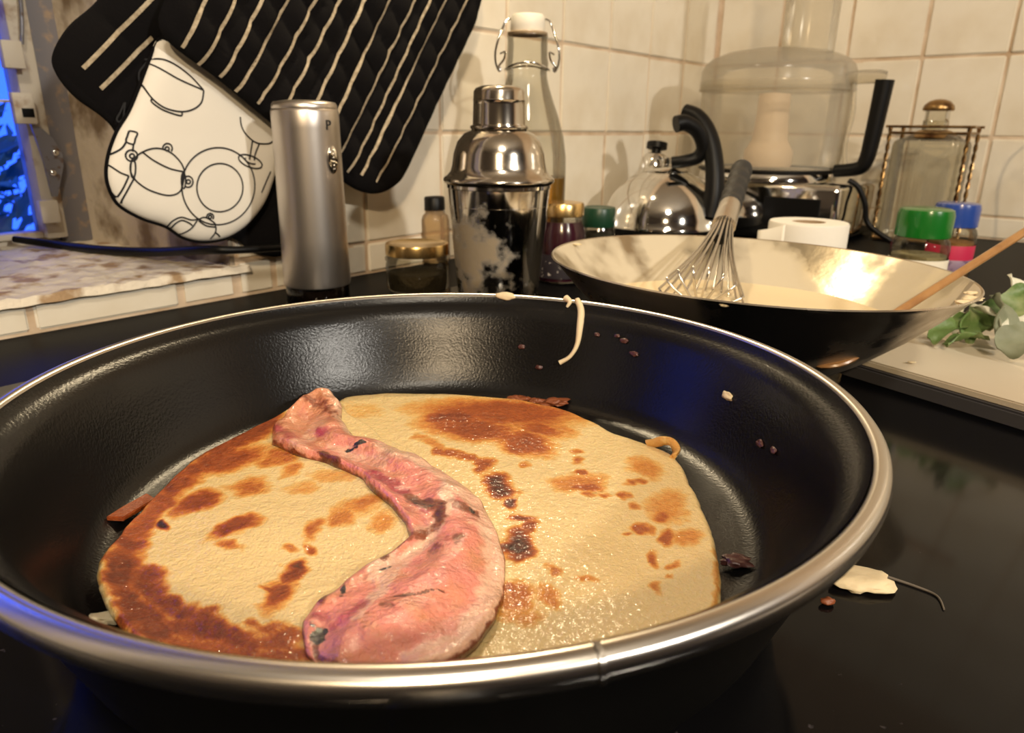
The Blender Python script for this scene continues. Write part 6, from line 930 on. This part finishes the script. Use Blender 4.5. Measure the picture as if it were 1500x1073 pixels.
WO = [(-0.97486, 0.20573), (-0.98393, 0.19196), (-0.99563, 0.1702), (-1.00555, 0.15334), (-1.01646, 0.13898), (-1.0248, 0.12237), (-1.02818, 0.10704), (-1.02558, 0.09315), (-1.01995, 0.08526), (-1.00712, 0.07658), (-0.98974, 0.06872), (-0.97728, 0.05883), (-0.96064, 0.05372), (-0.93929, 0.05485), (-0.91911, 0.06446), (-0.90065, 0.08228), (-0.88812, 0.1049), (-0.87688, 0.12768), (-0.88028, 0.14753), (-0.90455, 0.16346), (-0.92699, 0.17929), (-0.95301, 0.19659)]
wpad, whh = pad('white_lining', WO, BC, .010, M_white, og2)
for nm, pts in [('bowl_print', [(-0.9869, 0.18844), (-0.96986, 0.17853), (-0.95055, 0.17124)]), ('bowl_print', [(-0.98799, 0.19077), (-0.97847, 0.19144), (-0.96859, 0.1876), (-0.95881, 0.18052), (-0.95011, 0.17097)]), ('bowl_print', [(-0.98597, 0.18984), (-0.99019, 0.18554), (-0.99377, 0.18064), (-0.99365, 0.17188), (-0.98989, 0.16315), (-0.98192, 0.15713), (-0.97009, 0.15486), (-0.96043, 0.15694), (-0.95335, 0.16219), (-0.95011, 0.17097)]), ('bowl_print', [(-0.99008, 0.16383), (-0.99093, 0.16105), (-0.98362, 0.15569), (-0.97126, 0.15197), (-0.96982, 0.15458)]), ('pot_print', [(-1.01064, 0.1206), (-1.00573, 0.12472), (-0.99651, 0.12811), (-0.98767, 0.12755), (-0.98064, 0.12351), (-0.97537, 0.11677), (-0.97384, 0.11077)]), ('pot_print', [(-1.00408, 0.1261), (-0.9963, 0.11953), (-0.98514, 0.11338), (-0.97388, 0.11047)]), ('pot_print', [(-0.98812, 0.12709), (-0.98819, 0.12761), (-0.98818, 0.12814), (-0.98808, 0.12868), (-0.9879, 0.1292), (-0.98764, 0.1297), (-0.9873, 0.13016), (-0.9869, 0.13058), (-0.98644, 0.13094), (-0.98593, 0.13124), (-0.98539, 0.13146), (-0.98483, 0.13161), (-0.98427, 0.13168), (-0.98371, 0.13166), (-0.98316, 0.13157), (-0.98266, 0.13139), (-0.98219, 0.13113), (-0.98178, 0.13081), (-0.98144, 0.13042), (-0.98117, 0.12998), (-0.98098, 0.12949), (-0.98088, 0.12898), (-0.98087, 0.12845), (-0.98095, 0.12791), (-0.98111, 0.12738), (-0.98136, 0.12687), (-0.98168, 0.12639), (-0.98207, 0.12595)]), ('pot_print', [(-0.9834, 0.12778), (-0.98349, 0.12744), (-0.98365, 0.12713), (-0.98388, 0.12685), (-0.98417, 0.12663), (-0.9845, 0.12646), (-0.98485, 0.12637), (-0.98521, 0.12636), (-0.98554, 0.12642), (-0.98585, 0.12656), (-0.9861, 0.12677), (-0.98629, 0.12703), (-0.9864, 0.12733), (-0.98644, 0.12765), (-0.98639, 0.12799), (-0.98626, 0.12831), (-0.98606, 0.12861), (-0.9858, 0.12886), (-0.98549, 0.12906), (-0.98515, 0.12918), (-0.9848, 0.12924), (-0.98445, 0.12921), (-0.98412, 0.12911), (-0.98384, 0.12894), (-0.98362, 0.12871), (-0.98347, 0.12843), (-0.98339, 0.12811), (-0.9834, 0.12778)]), ('pot_print', [(-1.01319, 0.11785), (-1.01405, 0.11224), (-1.01148, 0.10573), (-1.00378, 0.09884), (-0.99249, 0.09407), (-0.98485, 0.09362), (-0.97893, 0.09674), (-0.97544, 0.10484), (-0.97384, 0.11077)]), ('pot_print', [(-1.00766, 0.12335), (-1.0079, 0.12244), (-1.00835, 0.12159), (-1.00897, 0.12084), (-1.00974, 0.12023), (-1.01061, 0.11979), (-1.01153, 0.11956), (-1.01246, 0.11953), (-1.01334, 0.11971), (-1.01412, 0.12009), (-1.01477, 0.12065), (-1.01524, 0.12136), (-1.01553, 0.12218), (-1.0156, 0.12306), (-1.01546, 0.12396), (-1.01512, 0.12484), (-1.01458, 0.12564), (-1.01389, 0.12632), (-1.01308, 0.12684), (-1.01219, 0.12719), (-1.01126, 0.12733), (-1.01035, 0.12727), (-1.00951, 0.12699), (-1.00878, 0.12652), (-1.00821, 0.12589), (-1.00782, 0.12512), (-1.00763, 0.12426), (-1.00766, 0.12335)]), ('pot_print', [(-1.00983, 0.12311), (-1.00993, 0.12276), (-1.0101, 0.12242), (-1.01035, 0.12213), (-1.01065, 0.12189), (-1.01099, 0.12172), (-1.01135, 0.12162), (-1.01171, 0.12161), (-1.01206, 0.12168), (-1.01237, 0.12183), (-1.01263, 0.12205), (-1.01281, 0.12233), (-1.01293, 0.12265), (-1.01296, 0.123), (-1.0129, 0.12336), (-1.01277, 0.1237), (-1.01256, 0.12402), (-1.01228, 0.12428), (-1.01196, 0.12449), (-1.01161, 0.12463), (-1.01125, 0.12468), (-1.01089, 0.12465), (-1.01056, 0.12454), (-1.01027, 0.12436), (-1.01005, 0.12411), (-1.00989, 0.12381), (-1.00982, 0.12347), (-1.00983, 0.12311)]), ('pot_print', [(-1.01033, 0.11423), (-1.01061, 0.11267), (-1.01097, 0.11119), (-1.01139, 0.10988), (-1.01184, 0.10881), (-1.01231, 0.10804), (-1.01276, 0.1076), (-1.01316, 0.10753), (-1.01351, 0.10782), (-1.01378, 0.10845), (-1.01395, 0.10941), (-1.01402, 0.11062), (-1.01398, 0.11203), (-1.01384, 0.11356), (-1.0136, 0.11513), (-1.01327, 0.11665), (-1.01288, 0.11804), (-1.01245, 0.11923), (-1.01199, 0.12015), (-1.01153, 0.12076), (-1.0111, 0.12102), (-1.01072, 0.12092), (-1.01041, 0.12046), (-1.01019, 0.11967), (-1.01007, 0.11859), (-1.01005, 0.11727), (-1.01014, 0.11579), (-1.01033, 0.11423)]), ('pot_print', [(-0.9737, 0.1066), (-0.97311, 0.10686), (-0.97249, 0.10702), (-0.97187, 0.10708), (-0.97126, 0.10705), (-0.97067, 0.10691), (-0.97012, 0.10667), (-0.96961, 0.10635), (-0.96917, 0.10594), (-0.9688, 0.10545), (-0.96851, 0.10491), (-0.96831, 0.10431), (-0.96821, 0.10368), (-0.9682, 0.10303), (-0.96828, 0.10237), (-0.96847, 0.10173), (-0.96874, 0.10111), (-0.9691, 0.10054), (-0.96953, 0.10003), (-0.97003, 0.09958), (-0.97058, 0.09922), (-0.97117, 0.09894), (-0.97178, 0.09876), (-0.9724, 0.09868), (-0.97302, 0.09869), (-0.97362, 0.09882), (-0.97418, 0.09903), (-0.97469, 0.09934)]), ('pot_print', [(-0.97031, 0.1028), (-0.9704, 0.10245), (-0.97057, 0.10213), (-0.97081, 0.10185), (-0.97111, 0.10162), (-0.97146, 0.10146), (-0.97182, 0.10138), (-0.9722, 0.10138), (-0.97255, 0.10145), (-0.97287, 0.10161), (-0.97314, 0.10183), (-0.97334, 0.10211), (-0.97346, 0.10243), (-0.9735, 0.10277), (-0.97345, 0.10312), (-0.97332, 0.10345), (-0.97311, 0.10376), (-0.97284, 0.10401), (-0.97251, 0.10421), (-0.97216, 0.10433), (-0.97179, 0.10437), (-0.97142, 0.10434), (-0.97108, 0.10422), (-0.97078, 0.10403), (-0.97055, 0.10378), (-0.97038, 0.10348), (-0.9703, 0.10315), (-0.97031, 0.1028)]), ('pot_print', [(-0.97399, 0.10387), (-0.97423, 0.10249), (-0.97455, 0.10119), (-0.97493, 0.10004), (-0.97535, 0.0991), (-0.9758, 0.09842), (-0.97624, 0.09804), (-0.97665, 0.09798), (-0.97701, 0.09824), (-0.9773, 0.09882), (-0.97751, 0.09966), (-0.97762, 0.10074), (-0.97763, 0.10199), (-0.97753, 0.10334), (-0.97734, 0.10472), (-0.97706, 0.10606), (-0.97671, 0.10729), (-0.97631, 0.10834), (-0.97587, 0.10915), (-0.97543, 0.10968), (-0.975, 0.1099), (-0.97461, 0.10981), (-0.97428, 0.1094), (-0.97403, 0.10869), (-0.97387, 0.10773), (-0.97381, 0.10656), (-0.97385, 0.10525), (-0.97399, 0.10387)]), ('plate_print', [(-0.91422, 0.09643), (-0.9148, 0.09307), (-0.91576, 0.08977), (-0.9171, 0.08656), (-0.91879, 0.08349), (-0.92082, 0.0806), (-0.92315, 0.07792), (-0.92576, 0.07549), (-0.92862, 0.07334), (-0.93167, 0.07148), (-0.93489, 0.06995), (-0.93824, 0.06875), (-0.94166, 0.06791), (-0.94512, 0.06742), (-0.94858, 0.06728), (-0.952, 0.0675), (-0.95533, 0.06807), (-0.95854, 0.06898), (-0.96159, 0.0702), (-0.96446, 0.07173), (-0.96711, 0.07354), (-0.96951, 0.07561), (-0.97165, 0.07792), (-0.9735, 0.08042), (-0.97505, 0.08311), (-0.97628, 0.08594), (-0.97719, 0.08889), (-0.97777, 0.09193), (-0.978, 0.09502), (-0.97791, 0.09813), (-0.97748, 0.10124), (-0.97672, 0.1043), (-0.97564, 0.10729), (-0.97426, 0.11019), (-0.97258, 0.11295), (-0.97062, 0.11556), (-0.9684, 0.11798), (-0.96594, 0.1202), (-0.96327, 0.12218), (-0.9604, 0.12391), (-0.95738, 0.12536), (-0.95422, 0.12652), (-0.95097, 0.12738), (-0.94765, 0.12791), (-0.94429, 0.12812), (-0.94095, 0.12799), (-0.93764, 0.12753), (-0.93442, 0.12672), (-0.93131, 0.12558), (-0.92835, 0.12412), (-0.92559, 0.12235), (-0.92305, 0.12028), (-0.92078, 0.11794), (-0.91879, 0.11535), (-0.91712, 0.11254), (-0.91579, 0.10954), (-0.91483, 0.10639), (-0.91424, 0.10313), (-0.91403, 0.09979), (-0.91422, 0.09643)]), ('plate_print', [(-0.92543, 0.09587), (-0.92593, 0.09328), (-0.92679, 0.09074), (-0.92801, 0.08833), (-0.92956, 0.08607), (-0.93141, 0.08401), (-0.93352, 0.0822), (-0.93585, 0.08066), (-0.93835, 0.07943), (-0.94098, 0.07852), (-0.94369, 0.07795), (-0.94642, 0.07773), (-0.94913, 0.07785), (-0.95176, 0.07831), (-0.95428, 0.0791), (-0.95663, 0.08021), (-0.95877, 0.0816), (-0.96068, 0.08326), (-0.96231, 0.08514), (-0.96366, 0.08723), (-0.96468, 0.08947), (-0.96538, 0.09183), (-0.96573, 0.09427), (-0.96574, 0.09675), (-0.96541, 0.09923), (-0.96474, 0.10167), (-0.96375, 0.10402), (-0.96245, 0.10625), (-0.96086, 0.10832), (-0.95901, 0.1102), (-0.95693, 0.11185), (-0.95465, 0.11325), (-0.9522, 0.11437), (-0.94964, 0.11519), (-0.947, 0.11569), (-0.94432, 0.11587), (-0.94166, 0.11571), (-0.93905, 0.11521), (-0.93655, 0.11438), (-0.93421, 0.11324), (-0.93206, 0.11179), (-0.93015, 0.11007), (-0.92852, 0.1081), (-0.92719, 0.10591), (-0.9262, 0.10355), (-0.92557, 0.10106), (-0.92531, 0.09848), (-0.92543, 0.09587)]), ('bottle_print', [(-1.00968, 0.14077), (-1.00494, 0.1394), (-1.007, 0.13523), (-1.00898, 0.13149), (-1.01322, 0.13319), (-1.01161, 0.13732), (-1.00968, 0.14077)]), ('bottle_print', [(-1.01322, 0.13319), (-1.01717, 0.1284), (-1.02479, 0.12371)]), ('bottle_print', [(-1.00898, 0.13149), (-1.00989, 0.1283), (-1.0105, 0.12621)]), ('bottle_print', [(-1.02628, 0.11684), (-1.02115, 0.11179), (-1.01568, 0.10904)]), ('bottle_print', [(-1.01568, 0.10904), (-1.02, 0.10115), (-1.02436, 0.09385)]), ('bottle_print', [(-1.02436, 0.09385), (-1.02585, 0.09508), (-1.02712, 0.09757)]), ('bottle_print', [(-1.01187, 0.10789), (-1.01649, 0.10096), (-1.02132, 0.09265), (-1.02215, 0.08912)]), ('glass_print', [(-0.9211, 0.15179), (-0.92104, 0.1449), (-0.91743, 0.13795), (-0.90911, 0.13163), (-0.89807, 0.13074), (-0.89313, 0.13263)]), ('glass_print', [(-0.91257, 0.13324), (-0.91556, 0.12301), (-0.91702, 0.11828)]), ('glass_print', [(-0.90644, 0.13082), (-0.91102, 0.12292), (-0.91257, 0.11737)]), ('glass_print', [(-0.90583, 0.11251), (-0.90668, 0.11167), (-0.90804, 0.11111), (-0.90986, 0.11085), (-0.91201, 0.11091), (-0.91439, 0.11128), (-0.91685, 0.11194), (-0.91927, 0.11285), (-0.92151, 0.11395), (-0.92346, 0.1152), (-0.92501, 0.11652), (-0.9261, 0.11784), (-0.92666, 0.11909), (-0.92667, 0.12021), (-0.92612, 0.12115), (-0.92506, 0.12184), (-0.92352, 0.12227), (-0.9216, 0.12239), (-0.91938, 0.12221), (-0.91698, 0.12173), (-0.91452, 0.12098), (-0.91215, 0.11998), (-0.90999, 0.1188), (-0.90816, 0.1175), (-0.90676, 0.11614), (-0.90587, 0.11481), (-0.90556, 0.11358), (-0.90583, 0.11251)]), ('glass_print', [(-0.91167, 0.11483), (-0.91201, 0.11472), (-0.91241, 0.11464), (-0.91285, 0.1146), (-0.91333, 0.11459), (-0.91385, 0.11462), (-0.91439, 0.11469), (-0.91496, 0.11479), (-0.91553, 0.11493), (-0.91611, 0.1151), (-0.91668, 0.11529), (-0.91725, 0.11552), (-0.91779, 0.11577), (-0.9183, 0.11604), (-0.91878, 0.11632), (-0.91923, 0.11662), (-0.91962, 0.11692), (-0.91997, 0.11723), (-0.92025, 0.11755), (-0.92048, 0.11785), (-0.92065, 0.11815), (-0.92075, 0.11844), (-0.92079, 0.11871), (-0.92076, 0.11897), (-0.92067, 0.1192), (-0.92051, 0.1194), (-0.92029, 0.11958), (-0.92001, 0.11973)]), ('teapot_print', [(-0.96854, 0.07246), (-0.96164, 0.07439), (-0.95384, 0.06927), (-0.95289, 0.06596)]), ('teapot_print', [(-0.96013, 0.07409), (-0.96012, 0.07451), (-0.96004, 0.07492), (-0.9599, 0.07533), (-0.9597, 0.07571), (-0.95944, 0.07606), (-0.95913, 0.07637), (-0.95877, 0.07664), (-0.95838, 0.07686), (-0.95796, 0.07702), (-0.95752, 0.07713), (-0.95707, 0.07717), (-0.95662, 0.07715), (-0.95618, 0.07706), (-0.95576, 0.07692), (-0.95537, 0.07672), (-0.95502, 0.07647), (-0.95471, 0.07617), (-0.95446, 0.07583), (-0.95426, 0.07545), (-0.95413, 0.07505), (-0.95406, 0.07463), (-0.95406, 0.07421), (-0.95413, 0.07379), (-0.95426, 0.07338), (-0.95446, 0.07299), (-0.95471, 0.07264), (-0.95502, 0.07232)]), ('teapot_print', [(-0.95576, 0.07422), (-0.95584, 0.07393), (-0.95598, 0.07367), (-0.95618, 0.07344), (-0.95643, 0.07326), (-0.95672, 0.07313), (-0.95703, 0.07307), (-0.95734, 0.07308), (-0.95764, 0.07316), (-0.95791, 0.0733), (-0.95814, 0.07349), (-0.95831, 0.07374), (-0.95842, 0.07401), (-0.95845, 0.0743), (-0.95841, 0.07459), (-0.95831, 0.07487), (-0.95813, 0.07511), (-0.9579, 0.07532), (-0.95763, 0.07548), (-0.95733, 0.07557), (-0.95702, 0.07559), (-0.95671, 0.07555), (-0.95642, 0.07544), (-0.95617, 0.07528), (-0.95597, 0.07506), (-0.95583, 0.0748), (-0.95576, 0.07452), (-0.95576, 0.07422)]), ('teapot_print', [(-0.96695, 0.072), (-0.96086, 0.0675), (-0.95293, 0.06565)]), ('teapot_print', [(-0.99005, 0.06788), (-0.98775, 0.07304), (-0.98102, 0.076), (-0.97333, 0.07334), (-0.9676, 0.07332)]), ('teapot_print', [(-0.98758, 0.06641), (-0.98536, 0.07099), (-0.98057, 0.0735), (-0.97525, 0.07117), (-0.97235, 0.06856)]), ('teapot_print', [(-0.96858, 0.07215), (-0.97347, 0.06631), (-0.98141, 0.0616)]), ('teapot_print', [(-0.95255, 0.06593), (-0.95315, 0.06115), (-0.95693, 0.05587)]), ('teapot_print', [(-0.95345, 0.0615), (-0.95002, 0.05856), (-0.94849, 0.05677)]), ('spoon_print', [(-1.00745, 0.15987), (-1.01117, 0.15371), (-1.01439, 0.14891), (-1.01291, 0.1469), (-1.00971, 0.14966), (-1.00818, 0.15512), (-1.00664, 0.16057)]), ('box_print', [(-0.89674, 0.10795), (-0.90247, 0.09913), (-0.90777, 0.09065)])]:
    ribbon(nm, pts, .0012, whh, M_ink, wpad, og2.matrix_basis.translation, .0006, 6)
tube('edge_binding', [W(p[0], BC + .001, p[1]) - og2.matrix_basis.translation for p in WO[:16]], .0016, M_cloth, og2, 8)
hk = empty('wall_hook', W(-.78, -.002, .50), label='small steel wall hook above the oven gloves', cat='hook')
tube('hook', [(0, 0, 0), E2 * .03, E2 * .05 + Vector((0, 0, .012)), E2 * .05 + Vector((0, 0, .03))], .003, M_chrome, hk, 8)
tube('hanging_loop', [W(-.78, .045, .505), W(-.76, .047, .47), W(-.78, .045, .36), W(-.82, .047, .46), W(-.78, .045, .505)], .002, M_cloth, None, 8)
lp = bpy.data.objects['hanging_loop']; sub(og, lp)
lp2 = tube('hanging_loop', [W(-.775, .030, .503), W(-.79, .020, .45), W(-.87, .012, .38)], .002, M_cloth, None, 8); sub(og2, lp2)

# black cable lying along sill and wall
cb = tube('black_cable', [(-0.49099, 0.70553, 0.03652), (-0.4518, 0.70571, 0.03161), (-0.3899, 0.67846, 0.03143), (-0.33228, 0.65388, 0.03426), (-0.26186, 0.60718, 0.04462), (-0.23379, 0.60962, 0.04455), (-0.1989, 0.64837, 0.04111), (-0.1776, 0.68331, 0.02796)], lambda t: .0032 + .0012 * math.sin(min(1, t * 1.4) * PI), M_blackpl, None, 10)
tag(cb, 'thick black cable lying along the flaking window sill', 'cable')
